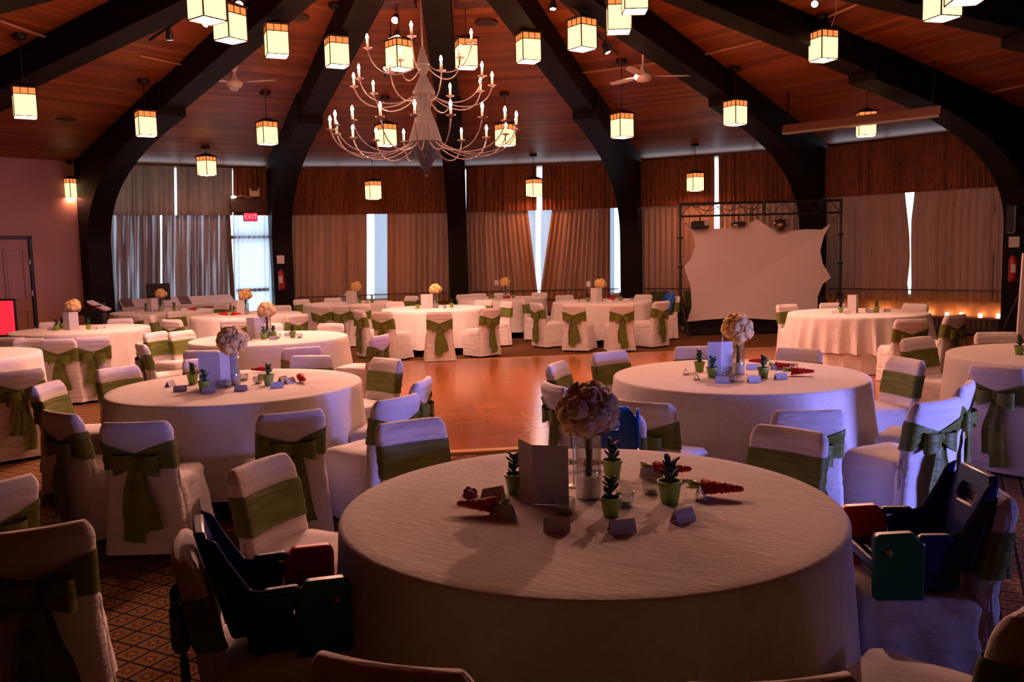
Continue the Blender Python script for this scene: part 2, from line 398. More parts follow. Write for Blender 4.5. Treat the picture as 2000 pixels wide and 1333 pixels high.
wn_ = 0
WAIN = .66
for i in range(0, 5):
    a, e, n, L = bay(i); wn_ += 1
    door = (i == 0)
    if door:
        sd0 = bay_s(0, 452, 500)[0]; sd1 = L - .2
    s_end = sd0 if door else L
    struct(slab('wall_back', i, 0, s_end, 0, WAIN, -.12, .06, M_wain, uvv=True))
    struct(slab('wall_back', i, 0, L, 3.68, ceil_z(RR) + .04, -.12, .05, M_darkwood))
    # window: frame with mullions, glass
    wf = MB(); zs0 = WAIN
    def bar(mb, s0, s1, z0, z1, q0=-.06, q1=.0):
        p = [bp(i, s, z, q) for z in (z0, z1) for q in (q0, q1) for s in (s0, s1)]
        mb.add(p, [(0, 1, 3, 2), (4, 6, 7, 5), (0, 4, 5, 1), (2, 3, 7, 6), (0, 2, 6, 4), (1, 5, 7, 3)])
    bar(wf, 0, s_end, zs0, zs0 + .06, -.1, .10)
    for k in range(4):
        s = .02 + (s_end - .06) * k / 3; bar(wf, s, s + .05, zs0, 3.70)
    win = wf.obj('window_%d' % wn_, M_alu); struct(win)
    slab('glass', i, .02, s_end, zs0, 3.70, -.04, -.03, M_pane, win)
    if door:
        d = MB(); bar(d, sd0 - .07, sd0 + .03, 0, 2.75, -.1, .12); bar(d, sd1 - .02, sd1 + .08, 0, 2.75, -.1, .12); bar(d, sd0, sd1, 2.15, 2.22, -.08, .05); bar(d, sd0, sd1, 0, .12, -.06, .03)
        dr = d.obj('door_1', M_darkwood); struct(dr)
        slab('glass', i, sd0, sd1, .1, 2.7, -.03, -.02, M_pane, dr)
        slab('push_bar', i, sd0 + .1, sd1 - .1, .98, 1.05, .03, .07, M_alu, dr)

# plain walls for the other bays
daybay = None
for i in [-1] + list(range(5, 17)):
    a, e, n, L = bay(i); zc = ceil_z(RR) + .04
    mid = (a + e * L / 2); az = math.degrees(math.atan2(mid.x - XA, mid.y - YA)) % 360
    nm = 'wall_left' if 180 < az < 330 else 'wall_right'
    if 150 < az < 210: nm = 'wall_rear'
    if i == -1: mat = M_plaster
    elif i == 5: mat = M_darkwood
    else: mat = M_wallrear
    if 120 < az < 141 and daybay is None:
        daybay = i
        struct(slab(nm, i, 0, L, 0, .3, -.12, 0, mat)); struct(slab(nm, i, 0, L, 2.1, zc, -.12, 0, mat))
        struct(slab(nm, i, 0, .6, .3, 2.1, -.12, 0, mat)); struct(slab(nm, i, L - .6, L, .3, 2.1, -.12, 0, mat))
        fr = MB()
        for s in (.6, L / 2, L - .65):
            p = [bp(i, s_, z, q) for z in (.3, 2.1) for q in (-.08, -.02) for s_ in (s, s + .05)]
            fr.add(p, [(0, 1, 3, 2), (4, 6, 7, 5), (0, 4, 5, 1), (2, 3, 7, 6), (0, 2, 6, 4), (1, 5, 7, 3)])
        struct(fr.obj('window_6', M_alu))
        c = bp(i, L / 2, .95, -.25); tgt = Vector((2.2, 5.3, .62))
        struct(slab('sky_block_wall', i, -1.5, L + 1.5, -.1, 3.4, -1.5, -1.4, M_wallrear)); struct(slab('sky_block_lid', i, -1.5, L + 1.5, 3.2, 3.3, -1.5, -.12, M_wallrear))  # unseen boards added outside the opening to keep sky light out
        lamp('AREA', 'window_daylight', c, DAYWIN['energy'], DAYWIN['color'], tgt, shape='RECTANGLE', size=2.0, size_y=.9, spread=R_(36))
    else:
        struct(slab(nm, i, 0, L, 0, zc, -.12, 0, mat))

# ------------------------------------------------------------------ curtains
def drape(name, i, e0, e1, mat, label, cat, group, ins=.15, amp=.035, pitch=.13, nz=5, seed=0, hem=None):
    """e0, e1: lists of (z, s) giving the two side edges from bottom to top"""
    rnd = random.Random(seed); mb = MB()
    def at(ed, z):
        if z <= ed[0][0]: return ed[0][1]
        for (z0, s0), (z1, s1) in zip(ed[:-1], ed[1:]):
            if z <= z1: return s0 + (s1 - s0) * (z - z0) / (z1 - z0)
        return ed[-1][1]
    z0, z1 = e0[0][0], e0[-1][0]
    W = max(abs(at(e1, z) - at(e0, z)) for z in (z0, z1)); npl = max(2, round(W / pitch)); n = npl * 7
    ph = rnd.random() * 6; jit = [rnd.uniform(.6, 1.25) for _ in range(npl + 2)]
    rows = []
    for k in range(nz + 1):
        z = z0 + (z1 - z0) * k / nz; row = []
        for q in range(n + 1):
            u = q / n; s = at(e0, z) + (at(e1, z) - at(e0, z)) * u
            th = u * npl * 2 * math.pi + ph; A = amp * jit[int(u * npl)] * (1.0 if k < nz else .7)
            row.append(((s + .35 * A * math.sin(2 * th)), z, ins + A * math.sin(th)))
        rows.append(row)
    vs = [bp(i, s, z, q) for r in rows for s, z, q in r]; fs = []; uvs = []
    m = n + 1
    for a in range(nz):
        for b_ in range(n):
            f = (a * m + b_, a * m + b_ + 1, (a + 1) * m + b_ + 1, (a + 1) * m + b_); fs.append(f)
            uvs.append([(W * (j % m) / n * 1.3 + seed * .7, z0 + (z1 - z0) * (j // m) / nz) for j in f])
    mb.add(vs, fs, uvs); o = mb.obj(name, mat, None, True); tag(o, label, cat, group); return o
def S(i, px, py): return bay_s(i, px, py)[0]
ztop, zb = 3.66, .60
def lower(i, xa, xb, label, mat=M_curt, z0=zb, z1=2.66, xa_top=None, xb_top=None, seed=0, ins=.15, **k):
    yb, yt = 590, 415
    e0 = [(z0, S(i, xa, yb)), (z1, S(i, xa_top or xa, yt))]; e1 = [(z0, S(i, xb, yb)), (z1, S(i, xb_top or xb, yt))]
    return drape('curtain', i, e0, e1, mat, label, 'curtain', 'floor length drapes around the hall windows', seed=seed, ins=ins, **k)
def val(i, xa, xb, label, mat=M_val, seed=0, xa_top=None, xb_top=None):
    e0 = [(ZV, S(i, xa, 410)), (ztop, S(i, xa_top or xa, 330))]; e1 = [(ZV, S(i, xb, 410)), (ztop, S(i, xb_top or xb, 330))]
    return drape('valance', i, e0, e1, mat, label, 'valance', 'pleated valances over the drapes', seed=seed, ins=.27, amp=.03, pitch=.10, nz=3)
lower(0, 190, 311, 'pale pleated drape beside the wall post, daylight showing through', M_curt_thin, seed=1, amp=.05, pitch=.16)
lower(0, 318, 447, 'pale pleated drape next to the glass exit door', M_curt_thin, seed=2, amp=.05, pitch=.16)
lower(1, 566, 716, 'taupe drape with bright gap at its right edge, right of the exit door', seed=3)
lower(1, 756, 885, 'taupe drape ending behind the middle post, beside the wide bright gap', seed=4)
lower(2, 905, 1040, 'taupe drape right of the middle post, left of the tapering gap', seed=5, xb=1050, xb_top=1036) if False else lower(2, 905, 1051, 'taupe drape right of the middle post, left of the tapering gap', seed=5, xb_top=1030)
lower(2, 1053, 1192, 'taupe drape between the tapering gap and the broad bright strip', seed=6, xa_top=1078)
lower(3, 1250, 1396, 'taupe drape behind the left pole of the lighting truss', seed=7)
lower(3, 1406, 1575, 'taupe drape hidden largely by the white screen', seed=8)
def edge4(xs): return [(z, S(4, x, y)) for z, x, y in zip((zb, .95, 1.35, 1.85, 2.15, 2.66), xs, (590, 560, 525, 470, 435, 395))]
for xa, xs, lb, sd in ((1605, (1776, 1773, 1778, 1777, 1774, 1768), 'taupe drape right of the screen, left of the narrow slit', 9), (1968, (1777, 1779, 1778, 1778, 1779, 1785), 'taupe drape ending at the thick curved beam, over the radiator', 10)):
    far = [(z, S(4, xa, 500)) for z in (zb, .95, 1.35, 1.85, 2.15, 2.66)]; near = edge4(xs)
    e0, e1 = (far, near) if xa < 1700 else (near, far)
    drape('curtain', 4, e0, e1, M_curt, lb, 'curtain', 'floor length drapes around the hall windows', nz=12, seed=sd, amp=.03)
# white sheers seen in the gaps
def sheer(i, xa, xb, label, z0=.66, seed=0, z1=2.68, mat=M_sheer):
    return drape('sheer_curtain', i, [(z0, S(i, xa, 590)), (z1, S(i, xa, 415))], [(z0, S(i, xb, 590)), (z1, S(i, xb, 415))], mat, label, 'curtain', 'white sheers in the drape gaps', ins=.08, amp=.015, pitch=.1, seed=seed)
sheer(1, 731, 772, 'white sheer along the right side of the wide bright gap', seed=21)
sheer(2, 1022, 1046, 'white sheer left of the tapering slit', seed=22)
sheer(2, 1056, 1092, 'white sheer right of the tapering slit', seed=23)
sheer(2, 1175, 1200, 'white sheer at the left of the broad bright strip', seed=24)
sheer(0, 456, 530, 'white sheer hanging over the bright glass exit door', z0=.08, seed=25, z1=2.66, mat=M_sheer_door)
val(0, 190, 338, 'brown striped valance by the wall post', M_val_thin, 31); val(0, 342, 450, 'brown striped valance left of the brown lintel box', M_val_thin, 32)
val(0, 452, 535, 'brown valance above the emergency light', M_val, 33)
val(1, 562, 875, 'rust valance in the bay right of the exit door', seed=34, xa_top=568)
val(2, 912, 1049, 'rust valance right of the middle post', seed=35)
val(2, 1061, 1215, 'rust valance right of the slit above the small lantern', seed=36)
val(3, 1247, 1397, 'rust valance left of the slit above the truss', seed=37)
val(3, 1405, 1580, 'rust valance above the screen', seed=38)
val(4, 1608, 1975, 'wide rust valance in the bay above the radiator', seed=39)

# radiator cover under the last window bay, rods along the hem line
for i in (1, 2, 3, 4):
    a, e, n, L = bay(i)
    mb = MB(); mb.cyl(bp(i, .35, ZR, .22), bp(i, L - .35, ZR, .22), .012, 8)
    tag(mb.obj('curtain_rail', M_darkwood), {1: 'thin dark rail across the drapes left of the middle post', 2: 'thin dark rail across the drapes right of the middle post', 3: 'thin dark rail across the drapes behind the truss', 4: 'thin dark rail across the drapes above the radiator'}[i], 'rail', 'rails across the drapes')
rad = None
for i, lb in ((4, 'long dark ribbed radiator below the drapes at the curved beam'), (3, 'dark ribbed radiator behind the truss'), (1, 'dark ribbed radiator under the bay right of the exit door'), (2, 'dark ribbed radiator right of the middle post')):
    a, e, n, L = bay(i)
    r = slab('radiator', i, .4, L - .4, .03, .30, .10, .34, M_black)
    tag(r, lb, 'radiator', 'radiators along the window wall')
    slab('top_grille', i, .38, L - .38, .30, .335, .08, .36, simple('grille_bronze', (.16, .08, .05), .4, .5), r)
    fm = MB()
    for k in range(int((L - .9) / .09)):
        s = .45 + k * .09; p = [bp(i, s_, z, q) for z in (.14, .28) for q in (.34, .352) for s_ in (s, s + .04)]
        fm.add(p, [(0, 1, 3, 2), (4, 6, 7, 5), (0, 4, 5, 1), (2, 3, 7, 6), (0, 2, 6, 4), (1, 5, 7, 3)])
    fm.obj('fins', simple('fin_bronze', (.12, .07, .05), .4, .5), r)

# small glow bodies added for the bright leaks under the last bay's hem
for k, px in enumerate((1640, 1700, 1728, 1775, 1812, 1850, 1878, 1915, 1950)):
    s = S(4, px, 595); c = bp(4, s, .367, .15)
    mb = MB(); mb.lathe([(.022, -.03), (.03, -.02), (.03, .02), (.026, .03)], 10, c)
    o = mb.obj('hem_glow', emit('leak_glow_%d' % k, (1, .55, .28), 22 if k % 2 else 38)); tag(o, 'small added glow spot for the light under the right drapes, ' + ('first', 'second', 'third', 'fourth', 'fifth', 'sixth', 'seventh', 'eighth', 'last')[k] + ' along the ledge', 'candle', 'added glow spots along the ledge')

# ---- left wall: panelled door with black frame, red board
a, e, n, L = bay(-1)
sR = bay_s(-1, 63, 500, .02)[0]; zdt = bay_s(-1, 50, 461, .02)[1]
sL = sR - 1.14
fr = MB()
def barM(mb, i, s0, s1, z0, z1, q0, q1):
    p = [bp(i, s, z, q) for z in (z0, z1) for q in (q0, q1) for s in (s0, s1)]
    mb.add(p, [(0, 1, 3, 2), (4, 6, 7, 5), (0, 4, 5, 1), (2, 3, 7, 6), (0, 2, 6, 4), (1, 5, 7, 3)])
for s in (sL, sR - .06): barM(fr, -1, s, s + .06, 0, zdt, 0, .06)
barM(fr, -1, sL, sR, zdt - .06, zdt, 0, .06)
dfr = fr.obj('door_2', M_black); struct(dfr)
M_door = wall_mat('door_paint', (.36, .16, .11), (.40, .19, .13), .5)
lf = MB(); barM(lf, -1, sL + .07, sR - .07, .01, zdt - .07, 0, .025)
for (p0, p1) in ((sL + .15, sL + .53), (sL + .61, sR - .15)):
    for (z0, z1) in ((.2, .85), (1.05, zdt - .25)):
        for (u0, u1, w0, w1) in ((p0, p1, z0, z0 + .03), (p0, p1, z1 - .03, z1), (p0, p0 + .03, z0, z1), (p1 - .03, p1, z0, z1)): barM(lf, -1, u0, u1, w0, w1, .025, .045)
        barM(lf, -1, p0 + .06, p1 - .06, z0 + .06, z1 - .06, .025, .035)
lf.obj('door_leaf', M_door, dfr)
hg = MB()
for z in (.4, 1.1, 1.7): barM(hg, -1, sR - .075, sR - .055, z, z + .1, .02, .065)
hg.obj('hinge', M_alu, dfr)
pos = aty(4, 648, 14.3)
rb = MB().rbox((0, 0, 0), (.62, .05, .56), .01)
p = aty(-12, 622, 14.2); o = rb.obj('red_sign_board', simple('red_lit_acrylic', (.8, .02, .03), .4, emis=(1, .03, .06), es=.9), None, False, p, R_(8))
tag(o, 'bright red glowing board in front of the panelled door', 'sign')
MB().rbox((0, 0, 0), (.68, .04, .62), .01).obj('frame', M_black, o, loc=(0, .03, 0))
st = MB(); st.box((-.22, .03, -.3 - p.z / 2 + .14), (.04, .04, p.z - .26)).box((.22, .03, -.3 - p.z / 2 + .14), (.04, .04, p.z - .26)); st.obj('stand', M_black, o)
MB().box((0, .03, -p.z + .015), (.6, .3, .03)).obj('base', M_black, o)

# ------------------------------------------------------------------ dance floor
A = Vector((-2.4, 7.15)); ang = R_(6.5)
def DF(u, v, z): return Vector((-2.55 + u * math.cos(ang) - v * math.sin(ang), 7.02 + u * math.sin(ang) + v * math.cos(ang), z))
DU, DV = 7.9, 6.55
mb = MB()
def dfbox(mb, u0, u1, v0, v1, z1, z0=.001):
    p = [DF(u, v, z) for z in (z0, z1) for v in (v0, v1) for u in (u0, u1)]
    q = [(u, v) for z in (0, 1) for v in (v0, v1) for u in (u0, u1)]
    fs = [(4, 5, 7, 6), (0, 1, 5, 4), (2, 6, 7, 3), (0, 4, 6, 2), (1, 3, 7, 5)]
    mb.add(p, fs, [[q[k] for k in f] for f in fs])
dfbox(mb, .1, DU - .1, .1, DV - .1, .022)
df = mb.obj('dance_floor', M_parquet); tag(df, 'glossy reddish parquet dance floor laid on the carpet', 'dance floor')
mb = MB()
for r in ((0, DU, 0, .1), (0, DU, DV - .1, DV), (0, .1, .1, DV - .1), (DU - .1, DU, .1, DV - .1)): dfbox(mb, *r, .024)
mb.obj('edge_trim', M_dftrim, df)

# ------------------------------------------------------------------ pendant lanterns
LW, LH = .26, .36
def lantern_frame():
    mb = MB(); h = LW / 2; b = .006
    for sx in (-1, 1):
        for sy in (-1, 1): mb.box((sx * h, sy * h, 0), (.012, .012, LH))
    for z in (-LH / 2, -LH / 2 + .001, LH / 2, LH / 2 - .085):
        for s in (-1, 1):
            mb.box((0, s * h, z), (LW, .01, .01)); mb.box((s * h, 0, z), (.01, LW, .01))
    for s in (-1, 1):
        for q in (-1, 1):
            mb.box((q * LW / 6, s * h, LH / 2 - .043), (.008, .01, .085)); mb.box((s * h, q * LW / 6, LH / 2 - .043), (.01, .008, .085))
    return mb
M_brz = simple('dark_bronze', (.03, .015, .01), .5, .5)
ME_frame = lantern_frame().mesh('lantern_frame', M_brz)
def four(z0, z1, mat, nm):
    mb = MB(); h = LW / 2 - .003
    for k in range(4):
        q = Matrix.Rotation(k * math.pi / 2, 3, 'Z')
        mb.box(q @ Vector((0, h, (z0 + z1) / 2)), (LW - .012, .003, z1 - z0), rz=k * math.pi / 2)
    return mb.mesh(nm, mat)
ME_low = four(-LH / 2, LH / 2 - .09, emit('amber_glass_lit', (1, .60, .24), 2.6), 'lower_glass')
ME_up = four(LH / 2 - .085, LH / 2 - .003, emit('orange_glass_lit', (1, .25, .06), 1.25), 'upper_glass')
ME_bot = MB().box((0, 0, -LH / 2 + .004), (LW - .012, LW - .012, .003)).mesh('bottom_glass', emit('white_glass_lit', (1, .42, .28), 115))
_r = LW / 2 + .02
ME_cap = MB().loft([[(_r, _r, LH / 2), (-_r, _r, LH / 2), (-_r, -_r, LH / 2), (_r, -_r, LH / 2)], [(_r, _r, LH / 2 + .012), (-_r, _r, LH / 2 + .012), (-_r, -_r, LH / 2 + .012), (_r, -_r, LH / 2 + .012)], [(.02, .02, LH / 2 + .075), (-.02, .02, LH / 2 + .075), (-.02, -.02, LH / 2 + .075), (.02, -.02, LH / 2 + .075)]]).mesh('lantern_cap', M_brz)
ME_rod = MB().cyl((0, 0, 0), (0, 0, 1), .006, 6).mesh('rod', M_brz)
ME_can = MB().lathe([(.075, -.05), (.085, -.02), (.085, .02), (.05, .05)], 14).mesh('ceiling_canopy', M_brz)
LN = [  # x centre, y top, y bottom, yaw(deg seen), label
 (48, 172, 231, 3, 'amber lantern hanging over the left wall beside the upper dark beam'),
 (285, 218, 267, 12, 'amber lantern hanging against the curved beam left of the white fan'),
 (136, 349, 387, 48, 'small amber lantern in front of the salmon wall'),
 (402, 279, 317, 45, 'small amber lantern just below the ceiling above the striped valance'),
 (522, 238, 283, 25, 'amber lantern just left of the second curved beam, over the emergency light'),
 (449, 14, 81, 40, 'large amber lantern partly behind the one cut by the picture top'),
 (403, -36, 42, 35, 'large amber lantern cut by the picture top, left of the white fan'),
 (540, 50, 111, 8, 'amber lantern to the upper right of the white fan by the second beam'),
 (658, 74, 131, 16, 'amber lantern in front of the second beam, left of the chandelier'),
 (780, 79, 137, 36, 'amber lantern hidden partly by the chandelier top, left of its stem'),
 (911, 78, 134, 12, 'amber lantern behind the uppermost right candle of the chandelier'),
 (1032, 66, 122, 22, 'amber lantern on the beam right of the chandelier'),
 (1137, 38, 98, 42, 'amber lantern below the black track between two beams'),
 (1208, -2, 64, 4, 'amber lantern partly behind the larger one at the picture top, right of centre'),
 (1240, -44, 24, 8, 'large amber lantern overlapping another at the picture top, right of centre'),
 (1215, 222, 270, 36, 'amber lantern in front of the beam right of the chandelier, under the fan'),
 (1436, 197, 245, 47, 'amber lantern hanging against the beam over the screen truss'),
 (1608, 57, 115, 40, 'amber lantern with dangling string, on the far right beam'),
 (1841, -36, 38, 42, 'large amber lantern cut by the picture top near its right corner'),
 (1888, -84, 5, 20, 'lantern of which only the bright underside shows beside the large right one'),
 (1692, 219, 267, 10, 'amber lantern half hidden behind the long wooden fascia'),
 (1358, 338, 374, 30, 'small amber lantern in front of the valance above the truss left end'),
 (1043, 350, 384, 38, 'small amber lantern in front of the bright valance slit'),
 (729, 354, 390, 22, 'small amber lantern in front of the valance under the chandelier left side'),
 (755, 243, 286, 30, 'amber lantern behind the left lower arms of the chandelier'),
 (987, 243, 286, 45, 'amber lantern behind the right lower arms of the chandelier'),
 (430, -95, -20, 40, 'lantern whose glowing end shows at the picture top beside the large left lantern')]
for k, (px, y0, y1, yaw, lb) in enumerate(LN):
    hpx = (y1 - y0) * .93; D = F * LH / hpx
    d = ray(px, (y0 + y1) / 2); dn = Vector(d); dep = dn.dot(fwd); t = D / dep
    c = Vector((d[0] * t, d[1] * t, CH + d[2] * t))
    tt = math.hypot(c.x - XA, c.y - YA); zc = ceil_z(tt) - .02
    if c.z + LH / 2 + .2 > zc: c.z = zc - LH / 2 - .2
    yv = -math.atan2(c.x, c.y)
    o = empty('pendant_lantern', c, yv + R_(yaw), lb, 'pendant lantern', 'pendant lanterns under the timber ceiling')
    for nm, me in (('frame', ME_frame), ('shade', ME_low), ('upper_shade', ME_up), ('bottom_glass', ME_bot), ('cap', ME_cap)): mobj(nm, me, o)
    rd = mobj('rod', ME_rod, o, (0, 0, LH / 2 + .07)); rd.scale = (1, 1, max(.03, zc - c.z - LH / 2 - .07))
    mobj('ceiling_canopy', ME_can, o, (0, 0, zc - c.z))

# ------------------------------------------------------------------ chandelier
CX, CY = -.85, 9.2
def cz(y): return aty(828, y, CY).z
ch = empty('chandelier', (CX, CY, 0), 0, 'large three-tier chandelier with beaded stem and lit candle bulbs', 'chandelier')
SC = 9.2 / F * 1.005
M_pew = simple('antique_silver', (.17, .13, .12), .45, .6)
M_bead = simple('beaded_wire', (.05, .042, .04), .6, 0)
prof = [(90, 2), (97, 4), (113, 8), (127, 12), (138, 9), (147, 5), (151, 7), (166, 13), (181, 20), (196, 15), (213, 10), (226, 14), (240, 19), (258, 24), (277, 29)]
mb = MB(); n = 40
rings = []
for (y, r) in prof[::-1]:
    rings.append([((r * SC) * (1 + .11 * (k % 2)) * math.cos(2 * math.pi * k / n), (r * SC) * (1 + .11 * (k % 2)) * math.sin(2 * math.pi * k / n), cz(y)) for k in range(n)])
mb.loft(rings); mb.obj('beaded_stem', M_bead, ch)
for (y, r) in ((127, 12.5), (181, 20.5), (240, 19.5), (277, 29.5)): MB().tube([(r * SC * math.cos(q), r * SC * math.sin(q), cz(y)) for q in [2 * math.pi * k / 24 for k in range(25)]], .006, 6).obj('rim_band', M_pew, ch)
mb = MB(); mb.lathe([(max(.3, r) * SC, cz(y)) for y, r in [(343, .5), (338, 3), (326, 10), (308, 18), (292, 25), (280, 28), (277, 28.5)]], 24)
mb.obj('lower_bowl', simple('smoked_mesh', (.02, .02, .024), .5), ch, True)
mb = MB()
for k in range(8):
    q = 2 * math.pi * k / 8; dq = .26
    pts = []
    for u in [x / 10 for x in range(11)]:
        qq = q + (u - .5) * 2 * dq; sag = 4 * u * (1 - u); yy = 280 + 30 * sag; rr = (28.5 - 9 * sag * 1.0) * SC + .012
        pts.append((rr * math.cos(qq), rr * math.sin(qq), cz(yy)))
    mb.tube(pts, .004, 5)
mb.obj('bead_swag', M_bead, ch)
mb = MB(); mb.sphere((0, 0, cz(344)), .014, 8, 6); mb.obj('finial', M_pew, ch, True)
zc = ceil_z(0) - .6
mb = MB(); mb.cyl((0, 0, cz(90)), (0, 0, zc), .008, 8); mb.obj('hanging_rod', M_pew, ch)
M_flame = emit('lit_candle_bulb', (1, .42, .28), 920)
M_sleeve = simple('ivory_candle_sleeve', (.8, .55, .4), .5, emis=(1, .45, .25), es=.25)
def arm_tier(Rr, z_root, r_root, z_dip, z_pan, angs, candle=.085):
    # arm in local XZ plane
    P = [Vector((r_root, 0, z_root)), Vector((r_root + .30 * (Rr - r_root), 0, z_dip - .05)), Vector((Rr * .93, 0, z_dip - .06)), Vector((Rr, 0, z_pan))]
    pts = []
    for u in [x / 14 for x in range(15)]:
        pts.append((1 - u) ** 3 * P[0] + 3 * u * (1 - u) ** 2 * P[1] + 3 * u * u * (1 - u) * P[2] + u ** 3 * P[3])
    ME_arm = MB().tube(pts, .0065, 6).mesh('arm', M_pew, True)
    ME_pan = MB().lathe([(.008, -.025), (.012, -.012), (.045, .0), (.048, .006), (.02, .004)], 12).mesh('drip_pan', M_pew, True)
    ME_can_ = MB().lathe([(.012, 0), (.012, candle)], 10).mesh('candle', M_sleeve, True)
    ME_bul = MB().lathe([(.004, 0), (.013, .012), (.015, .024), (.009, .042), (.002, .058)], 8).mesh('bulb', M_flame, True)
    for a in angs:
        ar = mobj('arm', ME_arm, ch, rz=a)
        pz = Vector((Rr, 0, z_pan))
        mobj('drip_pan', ME_pan, ar, pz); mobj('candle', ME_can_, ar, pz); mobj('bulb', ME_bul, ar, pz + Vector((0, 0, candle)))
# angles measured so that 0 = to the right, 90 = away from the camera
H18 = [R_(10 + 20 * k) for k in range(18)]
arm_tier(.965, cz(277) , .15, cz(306) , cz(254) , H18)
mid = []
for s_, back in ((-.83, 0), (-.35, 0), (.33, 0), (.86, 0), (.985, 1), (.80, 1), (.32, 1), (-.2, 1), (-.81, 1), (-1, 0)):
    q = math.asin(max(-1, min(1, s_))); a = math.pi / 2 - q if back else -math.pi / 2 + q; mid.append(a)
arm_tier(.72, cz(186), .10, cz(208), cz(166), mid)
arm_tier(.56, cz(128), .06, cz(146), cz(97), [R_(-90 + x) for x in (-5, 67, 139, -77, -149)])

# ------------------------------------------------------------------ ceiling fixtures: fans, tracks, strips, boxes, vents
def on_ceiling(px, py, drop=0.):
    """point of the ceiling cone seen at a pixel"""
    d = Vector(ray(px, py)); o = Vector((0, 0, CH)); lo, hi = .5, 40
    for _ in range(60):
        m = (lo + hi) / 2; p = o + d * m
        if p.z > ceil_z(math.hypot(p.x - XA, p.y - YA)) - .03 - drop: hi = m
        else: lo = m
    return o + d * lo
M_fan = simple('fan_white', (.75, .62, .6), .4)
def fan(px, y_top, y_hub, spin, label, D):
    c = aty(px, y_hub, D); tt = math.hypot(c.x - XA, c.y - YA); zc = ceil_z(tt)
    zt_ = min(zc - .01, aty(px, y_top, D).z); zt_ = zc - .01
    o = empty('ceiling_fan', c, 0, label, 'ceiling fan', 'white ceiling fans')
    MB().lathe([(.02, -.10), (.05, -.06), (.075, 0)], 14, (0, 0, zt_ - c.z)).obj('ceiling_mount', M_fan, o, True)
    MB().cyl((0, 0, .1), (0, 0, zt_ - c.z - .05), .014, 8).obj('down_rod', M_fan, o, True)
    MB().lathe([(.03, -.075), (.09, -.06), (.125, -.015), (.125, .02), (.07, .055), (.035, .10), (.03, .16)], 18).obj('motor', M_fan, o, True)
    for k in range(3):
        a = spin + k * 2 * math.pi / 3; mb = MB(); rings = []
        for r, wd in ((.10, .03), (.2, .035), (.26, .06), (.45, .072), (.62, .06), (.68, .03)):
            rings.append([(r, -wd, -.02 + .02), (r, wd, .012), (r, wd, .018), (r, -wd, .006)])
        mb.loft(rings); b_ = mb.obj('blade', M_fan, o); b_.rotation_euler = (0, 0, a)
fan(458, 97, 163, R_(-12), 'white three-blade ceiling fan left of the chandelier', 13.6)
fan(1256, 80, 150, R_(5), 'white three-blade ceiling fan right of the chandelier', 12.6)

M_ledon = emit('track_lamp_face', (1, .75, .62), 9)
def spot(p, aim, label, on=True, energy=0, size=50, sz=1.):
    o = empty('track_spotlight', p, 0, label, 'spotlight', 'spotlights on the ceiling tracks')
    d = (Vector(aim) - Vector(p)).normalized(); q = d.to_track_quat('-Z', 'Y').to_matrix()
    r = .045 * sz; mb = MB(); mb.lathe([(r * .4, .10 * sz), (r * .7, .06 * sz), (r, 0), (r, -.05 * sz)], 14); mb.v = [q @ Vector(v) for v in mb.v]
    mb.obj('lamp_head', M_black, o, 30)
    mb = MB().lathe([(r * .85, -.052 * sz), (r * .85, -.045 * sz)], 14); mb.v = [q @ Vector(v) for v in mb.v]
    mb.obj('bulb', M_ledon if on else simple('unlit_reflector', (.5, .42, .38), .3), o)
    zc = ceil_z(math.hypot(p[0] - XA, p[1] - YA)) - p[2]
    MB().box((0, 0, .05 + (zc - .05) / 2), (.012, .03, zc - .05)).obj('bracket', M_black, o)
    if energy:
        l = lamp('SPOT', 'spot_beam', Vector(p) + d * .08, energy, WARM, aim, spot_size=R_(size), spot_blend=.8, shadow_soft_size=.05)
        l.parent = o; l.matrix_parent_inverse = o.matrix_world.inverted() if False else Matrix.Translation(-Vector(p))
def track(pa, pb, label):
    a = on_ceiling(*pa, .03); b_ = on_ceiling(*pb, .03); mb = MB(); mb.tube([a, b_], .022, 4)
    tag(mb.obj('light_track', M_black), label, 'light track', 'black light tracks on the ceiling')
track((292, 78), (372, 24), 'black light track between the two upper left beams')
track((778, 62), (752, 150), 'black light track above the chandelier left side')
track((1095, 0), (1205, 104), 'black light track right of the chandelier')
tb = {'T2': (-2.07, 6.46, .76), 'T3': (1.67, 6.37, .76), 'FG': (.27, 3.17, .76), 'T4': (-1.36, 15.28, .76), 'T6': (-2.89, 10.3, .76), 'T5': (1.69, 16.09, .76), 'T7': (-4.52, 14.8, .76), 'T12': (-.18, 18.0, .76), 'T9': (-6.15, 12.35, .76), 'T11': (4.78, 11.95, .76), 'T10': (4.55, 7.0, .76), 'T13': (-3.28, 17.6, .76), 'T14': (-6.6, 16.4, .76), 'T15': (-5.97, 9.05, .76)}
spot(on_ceiling(331, 70, .3), (-4.5, 12.5, .7), 'black spotlight on the track between the upper left beams', True, 990.0, 62)
spot(on_ceiling(773, 36, .25), tb['T2'], 'lit spotlight above the chandelier, highest on its track', True, 1230.0, 46, 1.2)
spot(on_ceiling(764, 82, .25), tb['T4'], 'lit spotlight above the chandelier, in the middle of its track', True, 1425.0, 40)
spot(on_ceiling(755, 130, .25), tb['T6'], 'lit spotlight beside the chandelier, lowest on its track', True, 1350.0, 50)
spot(on_ceiling(1080, 10, .3), (.5, 10.5, 0), 'dull spotlight at the picture top, right of the chandelier', True, 765.0, 60)
spot(on_ceiling(1184, 97, .3), (3.6, 11.8, 0), 'lit spotlight at the low end of the track near the right fan', True, 990.0, 60)
spot(on_ceiling(1592, 6, .3), tb['FG'], 'pale spotlight at the picture top by the far right beam', True, 800.0, 60)
spot(on_ceiling(404, 43, .3), (-5.6, 8.5, .4), 'lit spotlight under the cut-off large left lantern', True, 765.0, 60)
